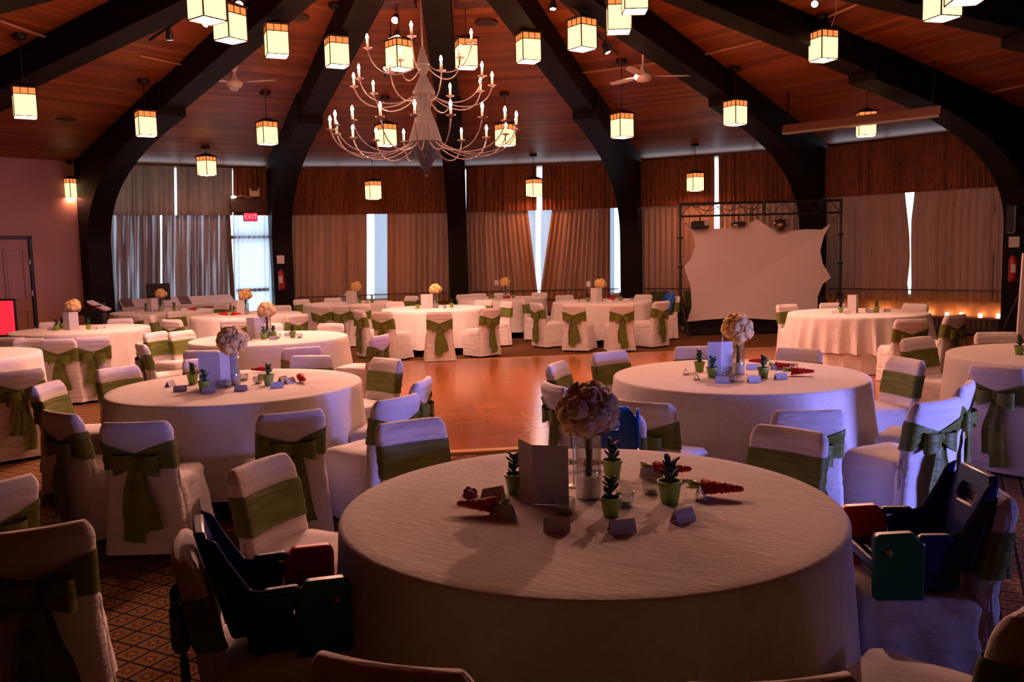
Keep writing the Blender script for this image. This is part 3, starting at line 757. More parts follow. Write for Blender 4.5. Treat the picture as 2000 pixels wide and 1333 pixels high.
spot(on_ceiling(467, 4, .3), tb['T2'], 'lit spotlight at the picture top beside the large left lanterns', True, 1080.0, 55, 1.2)

M_strip = simple('pale_conduit', (.42, .2, .10), .5)
for (pa, pb, lb) in (((0, 40), (100, 76), 'thin wooden batten on the ceiling in the upper left corner'), ((272, 108), (365, 128), 'thin wooden batten ending at the left curved beam'),
                     ((1130, 143), (1320, 117), 'thin wooden batten behind the right fan'), ((1370, 108), (1530, 68), 'thin wooden batten between the beams right of the right fan'),
                     ((1583, 48), (1692, 0), 'thin wooden batten above the lantern with the string'), ((1934, 181), (2000, 166), 'thin wooden batten at the right picture edge')):
    mb = MB(); mb.tube([on_ceiling(*pa, .01), on_ceiling(*pb, .01)], .018, 4); tag(mb.obj('batten', M_strip), lb, 'batten', 'thin battens on the ceiling')
M_can = simple('vent_disc', (.05, .02, .012), .6)
for (px, py, lb) in ((580, 37, 'round dark ceiling vent above the second lantern from the fan'), (950, 47, 'round dark ceiling vent right of the chandelier'), (128, 236, 'round dark ceiling vent above the left wall')):
    p = on_ceiling(px, py); mb = MB().lathe([(.16, 0), (.17, .01), (.17, .04)], 20, p); mb.lathe([(.09, -.01), (.10, 0)], 16, p)
    tag(mb.obj('ceiling_vent', M_can), lb, 'vent', 'round ceiling vents')
# brown boxes near the apex
for (x0, x1, yb_, lb) in ((738, 812, 19, 'brown box speaker under the apex, left one'), (889, 959, 17, 'brown box speaker under the apex, right one')):
    p = on_ceiling((x0 + x1) / 2, yb_ - 4, .12); wd = (x1 - x0) / F * p.y
    mb = MB().rbox((0, 0, 0), (wd, .35, .2), .01); o = mb.obj('ceiling_speaker', simple('brown_box', (.09, .028, .014), .6), None, False, p + Vector((0, -.1, .1)))
    tag(o, lb, 'speaker', 'brown ceiling speakers'); MB().box((0, -.177, 0), (wd * .9, .004, .16)).obj('grille', M_darkwood, o)
# long wooden fascia with projection screen case across the bay
a = aty(1530, 252, 14.9); b_ = aty(1838, 214, 12.7)
dz = Vector((0, 0, 1)); mb = MB(); e = (b_ - a).normalized(); nn = e.cross(dz).normalized()
def obox(mb, a, b_, h, d, off=Vector((0, 0, 0))):
    e = (b_ - a); n2 = e.cross(Vector((0, 0, 1))).normalized() * d / 2; u = Vector((0, 0, h / 2))
    p = [q + off + s * n2 + t * u for t in (-1, 1) for s in (-1, 1) for q in (a, b_)]
    return mb.add(p, [(0, 1, 3, 2), (4, 6, 7, 5), (0, 4, 5, 1), (2, 3, 7, 6), (0, 2, 6, 4), (1, 5, 7, 3)])
obox(mb, a, b_, .12, .03); o = mb.obj('screen_fascia', simple('orange_stained_board', (.13, .036, .011), .5)); tag(o, 'long orange wooden fascia board hung across the right bay ceiling', 'fascia')
obox(MB(), a, b_, .07, .12, Vector((.05, .1, -.05))).obj('screen_case', simple('case_white', (.4, .3, .26), .5), o)
for q in (.04, .96):
    p = a.lerp(b_, q); zc = ceil_z(math.hypot(p.x - XA, p.y - YA)); MB().box((p.x, p.y + .03, (p.z + zc) / 2), (.02, .02, zc - p.z)).obj('hanger', M_black, o)
# string dangling over the lantern
mb = MB(); p = on_ceiling(1633, 0, .02); q = aty(1624, 52, p.y - .1); mb.tube([p, p.lerp(q, .5) + Vector((.03, 0, 0)), q], .005, 5); tag(mb.obj('dangling_string', M_fan), 'pale string dangling from the ceiling at the right lantern', 'string')
mb = MB(); p = aty(1378, 150, 14.2); mb.tube([p, p + Vector((.02, 0, -.08)), p + Vector((-.02, 0, -.16))], .006, 5); tag(mb.obj('balloon_string', M_fan), 'short pale string scrap on the beam over the truss', 'string')

# ------------------------------------------------------------------ tables and cloths
def tcloth(seed, R0=.915, zt=.765, zh=.13, flare=.045, lobes=15, amp=.045, n=220):
    rnd = random.Random(seed); mb = MB()
    co = [(rnd.uniform(.4, 1), lobes + rnd.randint(-5, 6), rnd.uniform(0, 6.28)) for _ in range(4)]
    S_ = sum(c[0] for c in co)
    rings = []; th = [2 * math.pi * k / n for k in range(n)]
    def fold(a): return sum(c[0] * math.sin(c[1] * a + c[2]) for c in co) / S_
    fl = [fold(a) for a in th]
    for r in (0.02, .3, .6, .85, R0 - .012): rings.append([(r * math.cos(a), r * math.sin(a), zt) for a in th])
    rings.append([((R0 - .004) * math.cos(a), (R0 - .004) * math.sin(a), zt - .003) for a in th])
    for k in range(0, 13):
        u = k / 12; z = zt - .012 - (zt - .012 - zh) * u; g = u ** .8
        rings.append([((R0 + .004 + flare * u + amp * g * (fl[j] + .35 * abs(fl[j]))) * math.cos(a), (R0 + .004 + flare * u + amp * g * (fl[j] + .35 * abs(fl[j]))) * math.sin(a), z - (.0 if k < 12 else .012 * fl[j])) for j, a in enumerate(th)])
    vs = [v for r in rings for v in r]; fs = []
    for a in range(len(rings) - 1):
        for b_ in range(n): fs.append((a * n + b_, (a + 1) * n + b_, (a + 1) * n + (b_ + 1) % n, a * n + (b_ + 1) % n))
    fs.append(tuple(range(n))); mb.add(vs, fs); return mb
ME_top = MB().lathe([(.88, .725), (.905, .73), (.905, .75), (.89, .755)], 48).mesh('tabletop', M_tabletop, 30)
def leg_me():
    mb = MB(); mb.tube([(-.28, 0, .72), (-.30, 0, .03), (.30, 0, .03), (.28, 0, .72)], .018, 8); mb.box((0, 0, .3), (.56, .02, .05)); mb.box((0, 0, .17), (.56, .014, .30)); return mb.mesh('leg', M_black)
ME_leg = leg_me()
CLO = [tcloth(s).mesh('tablecloth', M_cloth, 50) for s in (1, 2, 3)]
TN = {  # nickname used in labels
 'FG': 'biggest, closest table', 'T2': 'table left of the dance floor', 'T3': 'table right of the dance floor', 'T4': 'table beyond the dance floor left side',
 'T5': 'table left of the screen', 'T6': 'second left table, behind the left middle one', 'T7': 'table before the exit door', 'T11': 'table with two-layer cloth right of the screen',
 'T12': 'table by the middle post', 'T9': 'table near the salmon wall', 'T10': 'table cut by the right edge', 'T13': 'small table far back under the drapes',
 'T14': 'table before the pale-drape bench', 'T15': 'table cut by the left edge'}
for k, (nm, (x, y, z)) in enumerate(tb.items()):
    t = empty('round_table', (x, y, 0), k * .4, 'round folding table, dark legs under the cloth: ' + TN[nm], 'table', 'round banquet tables')
    mobj('tabletop', ME_top, t)
    for s in (-1, 1): mobj('leg', ME_leg, t, (0, s * .42, 0))
    if nm == 'T11': me = tcloth(7, zh=.30, flare=.04, lobes=26, amp=.075).mesh('tablecloth', M_cloth, 50)
    elif nm == 'FG': me = tcloth(8, zh=.10, lobes=11, amp=.04, n=320).mesh('tablecloth', M_cloth, 50)
    else: me = CLO[k % 3]
    c = mobj('tablecloth', me, None, (x, y, 0), k * 1.3)
    tag(c, 'white cloth draped over the ' + TN[nm], 'tablecloth', 'white round tablecloths')
    if nm == 'T11':
        c = tcloth(9, R0=.90, zt=.76, zh=.03, flare=.03, lobes=24, amp=.03).obj('tablecloth', M_cloth, None, 50, (x, y, 0)); tag(c, 'longer white under-cloth showing below the overlay of the two-layer table', 'tablecloth')

# ------------------------------------------------------------------ banquet chairs under covers
def rrect(cx, cy, wx, wy, r, z, n=40, wr=0, rnd=None, bow=0., ph=0):
    """rounded rectangle ring of n points; bow bends the long side"""
    pts = []
    P = [(wx / 2 - r, wy / 2 - r, 0), (-wx / 2 + r, wy / 2 - r, 90), (-wx / 2 + r, -wy / 2 + r, 180), (wx / 2 - r, -wy / 2 + r, 270)]
    per = []; q = n // 4; c = 4
    for k, (ax, ay, a0) in enumerate(P):
        for j in range(c + 1): a = R_(a0 + 90 * j / c); per.append((ax + r * math.cos(a), ay + r * math.sin(a)))
        nx = P[(k + 1) % 4]; a1 = R_(a0 + 90); sx, sy = ax + r * math.cos(a1), ay + r * math.sin(a1)
        a2 = R_(nx[2]); ex, ey = nx[0] + r * math.cos(a2), nx[1] + r * math.sin(a2); m = q - c - 1
        for j in range(1, m + 1): per.append((sx + (ex - sx) * j / (m + 1), sy + (ey - sy) * j / (m + 1)))
    out = []
    for j, (x, y) in enumerate(per):
        d = 1 + (wr * math.sin(j * 1.7 + z * 37 + ph) if wr else 0)
        out.append((cx + x * d, cy + y * d + bow * (1 - (2 * x / wx) ** 2), z))
    return out
def back_y(z):   # centre line of the backrest, leaning away from the table and curling at the top
    if z < .45: return -.215 - .01 * (.45 - z)
    u = (z - .45) / .36; return -.215 - .055 * u - .02 * u * u
def chair_back(v):
    mb = MB(); rings = []
    rnd = random.Random(v)
    for z in (.03, .12, .2, .28, .36, .42, .47, .52, .57, .62, .67, .71, .75, .775, .795, .806, .81):
        wx = .405 + .075 * max(0, (.45 - z) / .42); th = .075
        if z < .45: th = .085
        if z > .75: k = (z - .75) / .06; wx -= .055 * k * k; th *= math.sqrt(max(.02, 1 - .9 * k * k))
        wr = .006 + (.022 if .28 < z < .5 else 0)
        rings.append(rrect(0, back_y(z), wx, th, min(.03, th * .45), z, 48, wr, bow=-.022 * (1 if z > .4 else .4), ph=v))
    mb.loft(rings); return mb.mesh('back_cover', M_chair, 60)
def chair_seat(v):
    mb = MB(); rings = []; n = 48; cy = .0; rnd = random.Random(v + 50)
    for k, z in enumerate((.03, .10, .18, .26, .33, .39, .425, .445, .455)):
        fl = max(0, (.40 - z) / .37); wx = .425 + .055 * fl; wy = .41 + .03 * fl
        if z > .43: wx -= (z - .43) * 1.6; wy -= (z - .43) * 1.2
        ring = []
        for j, (x, y, zz) in enumerate(rrect(0, .0, wx, wy, .045, z, n)):
            a = math.atan2(y, x); w_ = .014 * fl * (math.sin(9 * a + v) + .6 * math.sin(15 * a + 2 * v)); w_ += .006 * math.sin(6 * a + z * 30 + v) * (1 - fl)
            q = 1 + w_ / .22; ring.append((x * q, y * q, zz))
        rings.append(ring)
    rings.append([(x * .5, y * .5, .462) for x, y, z in rings[-1]])
    mb.loft(rings); return mb.mesh('seat_cover', M_chair, 60)
def chair_sash(v):
    mb = MB(); rings = []; n = 48
    for q in range(7):
        u = q / 6; ring = []
        for j, (x, y, _) in enumerate(rrect(0, 0, .405, .075, .03, 0, n)):
            backside = y < .0; g = max(0, 1 - abs(x) / .2) if backside else 0
            zc_ = .615 - .02 * g; hh = .085 * (1 - .60 * g); z = zc_ + (u * 2 - 1) * hh
            wx = .405; d = 1.018 if x else 1
            yy = y * 1.16 + back_y(z) - .022 * (1 - (2 * x / wx) ** 2)
            rip = .003 * math.sin(q * 2.6 + v) + (.004 * math.sin(q * 3.1 + x * 20) if backside else 0)
            yy += (-rip - .004) if backside else rip + .004
            ring.append((x * 1.02, yy, z))
        rings.append(ring)
    mb.loft(rings, False, False); return mb.mesh('sash', M_sash, True)
def loop_mesh(v, sx, sy=1.0):
    mb = MB(); y0 = back_y(.6) - .075; ctr = (0, y0, .60)
    # bow loop: a band curling out and back to the knot
    path = []; L_ = .13 * sx; rnd = random.Random(v)
    for u in [k / 12 for k in range(13)]:
        a = u * 2 * math.pi; rr = math.sin(u * math.pi)
        x = L_ * (1 - math.cos(a)) / 2; y = y0 - .035 * math.sin(a) * 1.0; z = .60 - .018 * (1 - math.cos(a)) / 2 * sy - .008 * math.sin(a)
        wd = .018 + .045 * rr; path.append((x, y, z, wd))
    rings = [[(x, y, z + w_ * k) for k in (-1, -.4, .3, 1)] for x, y, z, w_ in path]
    mb.loft(rings, closed=False); return mb
def tail_mesh(v, sx, ln, sp_):
    mb = MB(); y0 = back_y(.6) - .068; rings = []; rnd = random.Random(v)
    for k in range(11):
        u = k / 10; z = .60 - ln * u; cx = sx * (.012 + sp_ * u + .008 * math.sin(u * 7 + v)); wd = .018 + .036 * min(1, u * 1.6) + .008 * u
        yb = min(y0, back_y(max(.04, z)) - .060) - .004 * math.sin(u * 9 + v) - .006
        rings.append([(cx + wd * t, yb - .012 * math.sin(t * 4.5 + v + u * 3), z + .01 * t * (sx if k == 10 else 0)) for t in (-1, -.5, 0, .5, 1)])
    mb.loft(rings, closed=False); return mb
PRO = []
for v in range(4):
    p = empty('banquet_chair', (0, 0, -50)); p['category'] = 'chair'
    mobj('seat_cover', chair_seat(v), p); mobj('back_cover', chair_back(v), p)
    s_ = mobj('sash', chair_sash(v), p)
    kn = MB().sphere((0, back_y(.6) - .078, .6), .03, 10, 8, (.9, .8, 1.1))
    bw = MB(); a1 = loop_mesh(v, 1, 1 + .6 * v); a2 = loop_mesh(v + 9, -1, .4 + v * .5); bw.add(a1.v, a1.f); bw.add(a2.v, a2.f); bw.add(kn.v, kn.f)
    mobj('bow', bw.mesh('bow', M_sash, True), s_)
    mobj('sash_tail', tail_mesh(v, 1, (.46, .52, .42, .50)[v], (.035, .01, .05, .02)[v]).mesh('sash_tail', M_sash, True), s_)
    mobj('sash_tail', tail_mesh(v + 3, -1, (.50, .44, .48, .36)[v], (.02, .015, .03, .05)[v]).mesh('sash_tail', M_sash, True), s_)
    lg = MB().box((0, 0, .035), (.025, .025, .07)).mesh('leg', M_black)
    for sx in (-1, 1):
        for sy in (-.19, .17): mobj('leg', lg, p, (sx * .19, sy, 0))
    PRO.append(p)
G = {}
CHAIRS = [  # pixel of the top of the back, table, yaw tweak, label
 ('FG', 805, 824, 0, 'chair showing its seat side, between the big front table and the parquet'),
 ('FG', 1535, 840, 0, 'chair showing its plain sash front, before the bluish-lit chair'),
 ('FG', 1188, 815, 0, 'chair with a blue booster seat behind the flowers of the front table'),
 ('FG', 520, 903, 0, 'chair showing its olive band, empty seat turned right toward the front table'),
 ('FG', 392, 1060, 0, 'chair seen edge-on carrying the navy booster left of the front table'),
 ('FG', 755, 1272, 6, 'chair showing only its top edge, bottom left of the front table'),
 ('FG', 1510, 1305, -6, 'chair showing only its top edge, bottom right of the front table'),
 ('FG', 1900, 950, 0, 'chair carrying the booster right of the front table'),
 ('FG', 1985, 1155, 0, 'very near dark chair cut by the right edge, seat turned to the front table'),
 ('T2', 262, 822, 4, 'chair with its whole sashed back to us, left front of the left middle table'),
 ('T2', 125, 800, -8, 'chair with long sash tails seen from its side, bow sticking out left'),
 ('T2', 92, 757, 0, 'chair with white top and olive band behind the one with the protruding bow'),
 ('T2', 233, 718, 0, 'chair with broad white top at the rear left rim of the left middle table'),
 ('T2', 402, 701, 0, 'chair hidden mostly by the menu card of the left middle table'),
 ('T2', 608, 697, 0, 'chair with plain white top at the rear right rim of the left middle table'),
 ('T2', 755, 706, 0, 'chair with broad olive band at the parquet corner'),
 ('T2', 823, 738, 0, 'narrow edge-on chair against the parquet'),
 ('T2', 768, 775, 0, 'chair with yellow-green bow in front of the narrow edge-on chair'),
 ('T2', 566, 803, 0, 'chair with its sashed back to us, right front of the left middle table'),
 ('T3', 1087, 712, 0, 'chair with white top at the parquet, behind the chair with two bows'),
 ('T3', 1195, 688, 0, 'upright chair with olive band standing on the parquet'),
 ('T3', 1360, 678, 0, 'chair behind the menu card of the right middle table'),
 ('T3', 1560, 684, 0, 'lilac-lit chair top behind the right middle table'),
 ('T3', 1770, 704, 0, 'chair with golden band and empty seat right of the right middle table'),
 ('T3', 1094, 750, 0, 'chair with bows sticking out over the parquet, left of the right middle table'),
 ('T3', 1262, 783, 0, 'chair with its back to us between front flowers and right middle table'),
 ('T3', 1575, 799, 0, 'chair with blue-lit back and green bow before the right middle table'),
 ('T3', 1820, 780, 0, 'chair with bright blue-lit back and emerald tails, nearer one of the pair'),
 ('T3', 1872, 748, 0, 'chair whose long emerald tail shows behind the brightest blue-lit chair'),
 ('T6', 397, 684, 0, 'dark-backed chair at the front rim of the second left table, by the menu card'),
 ('T6', 588, 678, 0, 'dark-backed chair with green band in front of the second left table'),
 ('T6', 736, 655, 0, 'chair with purple-grey back and bow right of the second left table'),
 ('T6', 646, 633, 0, 'chair with cream top and band at the rear right of the second left table'),
 ('T6', 522, 633, 0, 'chair behind the flowers of the second left table'),
 ('T6', 357, 647, 0, 'chair with bright white top and olive band left of the second left table'),
 ('T6', 276, 668, 0, 'edge-on chair with dark bow left of the second left table'),
 ('T6', 303, 643, 0, 'chair with bow and two tails behind the edge-on one'),
 ('T7', 457, 625, 0, 'dark-backed chair in front of the table before the exit door'),
 ('T7', 578, 614, 0, 'chair with green bow right front of the table before the exit door'),
 ('T7', 548, 597, 0, 'tan-topped chair right behind the table before the exit door'),
 ('T7', 344, 608, 0, 'chair with green side left behind the table before the exit door'),
 ('T7', 302, 616, 0, 'edge-on white chair left of the table before the exit door'),
 ('T7', 338, 624, 0, 'rosy-backed chair left front of the table before the exit door'),
 ('T9', 180, 660, 0, 'chair with its sashed back to us in front of the salmon wall table'),
 ('T9', 128, 678, -15, 'angled chair with drooping back and bow near the left edge'),
 ('T9', 235, 628, 0, 'chair with cream top behind the right side of the salmon wall table'),
 ('T9', 102, 633, 0, 'chair with cream top behind the left side of the salmon wall table'),
 ('T9', 22, 659, 0, 'dark-backed chair at the left edge by the salmon wall table'),
 ('T15', 57, 669, 0, 'chair with white top and olive band behind the table cut by the left edge'),
 ('T15', 40, 757, 0, 'chair with plain cover at the right of the table cut by the left edge'),
 ('T4', 748, 609, 0, 'chair with bow and long seat at the left front of the far parquet table'),
 ('T4', 858, 611, 0, 'chair with centred bow and tail, back squarely to us, beyond the parquet'),
 ('T4', 956, 602, 0, 'chair with long tail at the right front of the far parquet table'),
 ('T4', 990, 592, 0, 'edge-on chair at the right of the far parquet table'),
 ('T4', 701, 603, 0, 'chair with long olive tail left of the far parquet table'),
 ('T4', 770, 588, 0, 'rosy chair top behind the left rim of the far parquet table'),
 ('T4', 943, 586, 0, 'tan chair top behind the right rim of the far parquet table'),
 ('T5', 1121, 595, 0, 'chair with bowed back, left of two before the table left of the screen'),
 ('T5', 1215, 595, 0, 'chair with bowed back, right of two before the table left of the screen'),
 ('T5', 1047, 591, 0, 'chair with bow at the left front of the table left of the screen'),
 ('T5', 1033, 583, 0, 'white-edged chair behind the left front one of the table left of the screen'),
 ('T5', 1292, 587, 0, 'chair with bow at the right front of the table left of the screen'),
 ('T5', 1318, 580, 0, 'chair with a small blue booster, left of the truss leg'),
 ('T5', 1255, 576, 0, 'pink chair top behind the right rim of the table left of the screen'),
 ('T5', 1103, 577, 0, 'pink chair top behind the left rim of the table left of the screen'),
 ('T11', 1537, 600, 0, 'chair with olive band at the left of the two-layer table'),
 ('T11', 1626, 597, 0, 'chair top left behind the two-layer table'),
 ('T11', 1788, 600, 0, 'chair top right behind the two-layer table'),
 ('T11', 1780, 628, 0, 'chair with slate back and bow before the radiator, right of the two-layer table'),
 ('T11', 1866, 614, 0, 'chair with hanging olive tail in front of the radiator'),
 ('T10', 1950, 706, 0, 'big chair with drooping bow in front of the table cut by the right edge'),
 ('T10', 1795, 660, 0, 'chair with white top and green band between the two right tables'),
 ('T10', 1785, 681, 0, 'small-looking chair top beside the green-banded one between the two right tables'),
 ('T10', 1948, 650, 0, 'chair with broad rosy top behind the table cut by the right edge'),
 ('T12', 906, 577, 0, 'dark-backed chair right of the middle post'),
 ('T12', 978, 577, 0, 'dark-backed chair in the middle of the table by the middle post'),
 ('T12', 1054, 576, 0, 'slate-backed chair at the right of the table by the middle post'),
 ('T12', 933, 567, 0, 'chair top behind the table by the middle post'),
 ('T13', 664, 590, 0, 'dark-backed chair in front of the small far table'),
 ('T13', 703, 594, 0, 'chair with pale green band right front of the small far table'),
 ('T13', 628, 597, 0, 'pinkish chair with olive band left front of the small far table'),
 ('T13', 804, 577, 0, 'grey chair with green side left of the middle post'),
 ('T13', 588, 583, 0, 'grey chair at the foot of the post with the extinguisher'),
 ('T13', 650, 578, 0, 'chair top behind the small far table'),
 ('T14', 253, 607, 0, 'dark-backed chair in front of the table by the bench'),
 ('T14', 433, 598, 0, 'grey chair right of the table by the bench'),
]
HC = .81
for k, (tn, px, py, tw, lb) in enumerate(CHAIRS):
    g = atz(px, py, HC); tx, ty, _ = tb[tn]; c = Vector((tx, ty, 0)); d = Vector((g.x - tx, g.y - ty, 0)); r = d.length
    lo, hi = {'FG': (1.33, 1.78), 'T9': (1.40, 2.2), 'T15': (1.40, 2.4), 'T10': (1.36, 2.1)}.get(tn, (1.43, 1.8))
    if r > hi or r < lo:
        # keep the direction of sight, move along it until the distance fits
        best = None
        for s in [x / 200 for x in range(120, 281)]:
            q = Vector((g.x * s, g.y * s, 0)); rr = (q - c).length
            e_ = max(0, lo - rr, rr - hi) * 4 + abs(s - 1) + (10 if (q.y - ty) * (g.y - ty) < 0 and abs(g.y - ty) > .25 else 0)
            if best is None or e_ < best[0]: best = (e_, q)
        g = best[1]; d = g - c; r = d.length
    for _ in range(60):
        if math.hypot(g.x - XA, g.y - YA) > 10.7: g = Vector((g.x * .995, g.y * .995, 0))
    d = g - c
    dirn = -d.normalized(); yaw = math.atan2(-dirn.x, dirn.y) + R_(tw)
    seat = Vector((g.x, g.y, 0)) + dirn * .285
    o = copy_tree(PRO[(k * 7 + k // 3) % 4])
    o.location = (seat.x, seat.y, 0); o.rotation_euler = (0, 0, yaw)
    tag(o, 'white ' + lb, 'chair', 'white covered chairs with green sashes'); G[(tn, px)] = o
# two chairs of a table outside the left edge, and free standing ones
def place(x, y, yaw, v, lb):
    o = copy_tree(PRO[v]); o.location = (x, y, 0); o.rotation_euler = (0, 0, yaw); tag(o, lb, 'chair', 'white covered chairs with green sashes'); return o
g = atz(45, 907, HC); place(g.x - .20, g.y - .16, R_(-20 + 75), 1, 'white covered dim chair with olive band, cut by the left edge, farther of two')
g = atz(30, 1035, HC); place(g.x - .1, g.y + .27, R_(28), 2, 'white covered very near chair with dark bow at the bottom of the left edge')
for p in PRO:
    for ch_ in list(p.children_recursive): bpy.data.objects.remove(ch_)
    bpy.data.objects.remove(p)

# bare green chairs against the far wall
def green_chair(x, y, yaw, lb):
    o = empty('upholstered_chair', (x, y, 0), yaw, lb, 'chair', 'uncovered green chairs'); mg = simple('green_vinyl', (.045, .06, .01), .5)
    MB().rbox((0, 0, .44), (.44, .42, .07), .02).obj('seat', mg, o); MB().rbox((0, -.2, .66), (.42, .05, .36), .02).obj('backrest', mg, o)
    lg = MB().box((0, 0, .21), (.025, .025, .42)).mesh('leg', M_black)
    for sx in (-.19, .19):
        for sy in (-.18, .18): mobj('leg', lg, o, (sx, sy, 0))
    fr_ = MB().box((-.19, -.2, .5), (.02, .02, .3)).box((.19, -.2, .5), (.02, .02, .3)); fr_.obj('back_frame', M_black, o)
g = atz(1285, 577, .84); place_y = 17.6
p = aty(1285, 577, 17.9); green_chair(p.x, 17.9, R_(0), 'bare green chair left of the truss pole, by the drapes')
p = aty(1350, 577, 17.9); green_chair(p.x, 17.9, R_(6), 'bare green chair right of the truss pole')

# ------------------------------------------------------------------ booster seats
def plas(n, c): return simple(n, c, .28, spec=.5)
M_blue, M_red, M_green = plas('blue_plastic', (.006, .022, .16)), plas('red_plastic', (.8, .016, .008)), plas('green_plastic', (.004, .13, .055))
M_bblue = plas('bright_blue_plastic', (.01, .12, .55))
def booster(chair, lb, left, right, blue=M_blue, sc_=1., dz=.462, dy=.02):
    o = empty('booster_seat', (0, 0, 0), 0, lb, 'booster seat', 'blue booster seats')
    Mx = Matrix.Translation(chair.location) @ Matrix.Rotation(chair.rotation_euler.z, 4, 'Z') @ Matrix.Translation((0, dy, dz))
    o.matrix_world = Mx; o.scale = (sc_,) * 3
    MB().rbox((0, .02, .06), (.32, .28, .12), .02).obj('base', blue, o)
    # backrest shell: tapered frame around a hand hole, leaning back, with deep side wings
    mb = MB()
    def P(x, z, y): return Vector((x, y - .13 - .10 * max(0, (z - .1) / .33), z))
    th = .035
    out = [(-.17, .08), (.17, .08), (.175, .26), (.15, .36), (.11, .42), (-.11, .42), (-.15, .36), (-.175, .26)]
    hole = [(-.05, .30), (.05, .30), (.065, .32), (.065, .34), (.05, .36), (-.05, .36), (-.065, .34), (-.065, .32)]
    vs = [P(x, z, y) for y in (0, -th) for x, z in out] + [P(x, z, y) for y in (0, -th) for x, z in hole]
    fs = []
    for k in range(8):
        k2 = (k + 1) % 8
        fs += [(k, k2, 16 + k2, 16 + k), (8 + k2, 8 + k, 24 + k, 24 + k2), (k2, k, 8 + k, 8 + k2), (16 + k, 16 + k2, 24 + k2, 24 + k)]
    mb.add(vs, fs); mb.obj('backrest', blue, o, 30)
    for sx in (-1, 1):
        mb = MB(); prof_ = [(-.14, .08), (.02, .08), (.035, .19), (.0, .205), (-.10, .23), (-.16, .33), (-.195, .40), (-.235, .42), (-.20, .22)]
        mb.loft([[(sx * .150, y, z) for y, z in prof_], [(sx * .168, y, z) for y, z in prof_]]); mb.obj('side_wing', blue, o)
        mb = MB().rbox((sx * .172, -.01, .215), (.045, .12, .03), .01); mb.obj('armrest', blue, o)
    for sx, m, nm in ((-1, left, 'red_panel' if left is M_red else 'green_panel'), (1, right, 'red_panel' if right is M_red else 'green_panel')):
        mb = MB(); prof_ = [(.03, -.02), (.19, -.02), (.205, .0), (.21, .215), (.195, .235), (.07, .24), (.05, .215), (.03, .20)]
        mb.loft([[(sx * .15, y, z) for y, z in prof_], [(sx * .195, y, z) for y, z in prof_]]); a_ = mb.obj(nm, m, o)
        MB().sphere((sx * .196, .16, .17), .012, 10, 6).obj('knob', simple('ochre_knob', (.5, .25, .03), .4), a_)
    MB().rbox((0, .18, .10), (.28, .03, .05), .01).obj('front_lip', blue, o)
    for ch_ in o.children:
        md = ch_.modifiers.new('soft_edge', 'BEVEL'); md.width = .009; md.segments = 2; md.limit_method = 'ANGLE'
    return o
# chair local: +Y faces the table, -X is the sitter's left
booster(G[('FG', 392)], 'navy booster seat with red and green side panels, left of the front table', M_red, M_green, sc_=.98, dy=-.01)
booster(G[('FG', 1900)], 'navy booster seat with green panel and ochre knob right of the front table', M_green, M_red, sc_=.98, dy=-.03)
booster(G[('FG', 1188)], 'bright blue booster seat behind the front table flowers', M_green, M_red, M_bblue, sc_=1.0, dz=.452)
booster(G[('T5', 1318)], 'small blue booster seat on the chair left of the truss leg', M_red, M_green, M_bblue)

# ------------------------------------------------------------------ things on the tables
TZ = .766
M_sand = simple('white_sand', (.8, .75, .73), .9)
M_stem = simple('dark_stems', (.02, .014, .008), .7)
M_petal = fabric('cream_petals', (.90, .66, .34), (.74, .46, .14), rough=.7, wr=(30, 30, 30), ws=.3)
M_petal2 = fabric('blush_petals', (.86, .66, .50), (.62, .40, .26), rough=.7, wr=(30, 30, 30), ws=.3)
M_pot = simple('lime_pot', (.22, .36, .05), .4)
M_leaf = simple('succulent_green', (.02, .07, .02), .45)
M_leaf2 = simple('dark_leaf', (.008, .02, .012), .5)
M_card = simple('card_stock', (.64, .60, .60), .8)
M_ink = simple('grey_ink', (.25, .22, .24), .8)
def lathe_shell(prof, t, n=20):  # open vessel
    p = prof + [(max(.001, r - t), z) for r, z in prof[::-1]]
    mb = MB(); rings = [[(r * math.cos(2 * math.pi * k / n), r * math.sin(2 * math.pi * k / n), z) for k in range(n)] for r, z in p]; mb.loft(rings, True, True); return mb
ME_vase = lathe_shell([(.048, .0), (.05, .004), (.05, .24)], .003).mesh('vase', M_glass, True)
ME_sand = MB().lathe([(.045, .005), (.046, .085)], 18).mesh('sand_filling', M_sand, 30)
ME_stems = MB().tube([(0, 0, .087), (.004, 0, .16), (0, .003, .27)], [.014, .012, .02], 8).mesh('stem', M_stem, True)
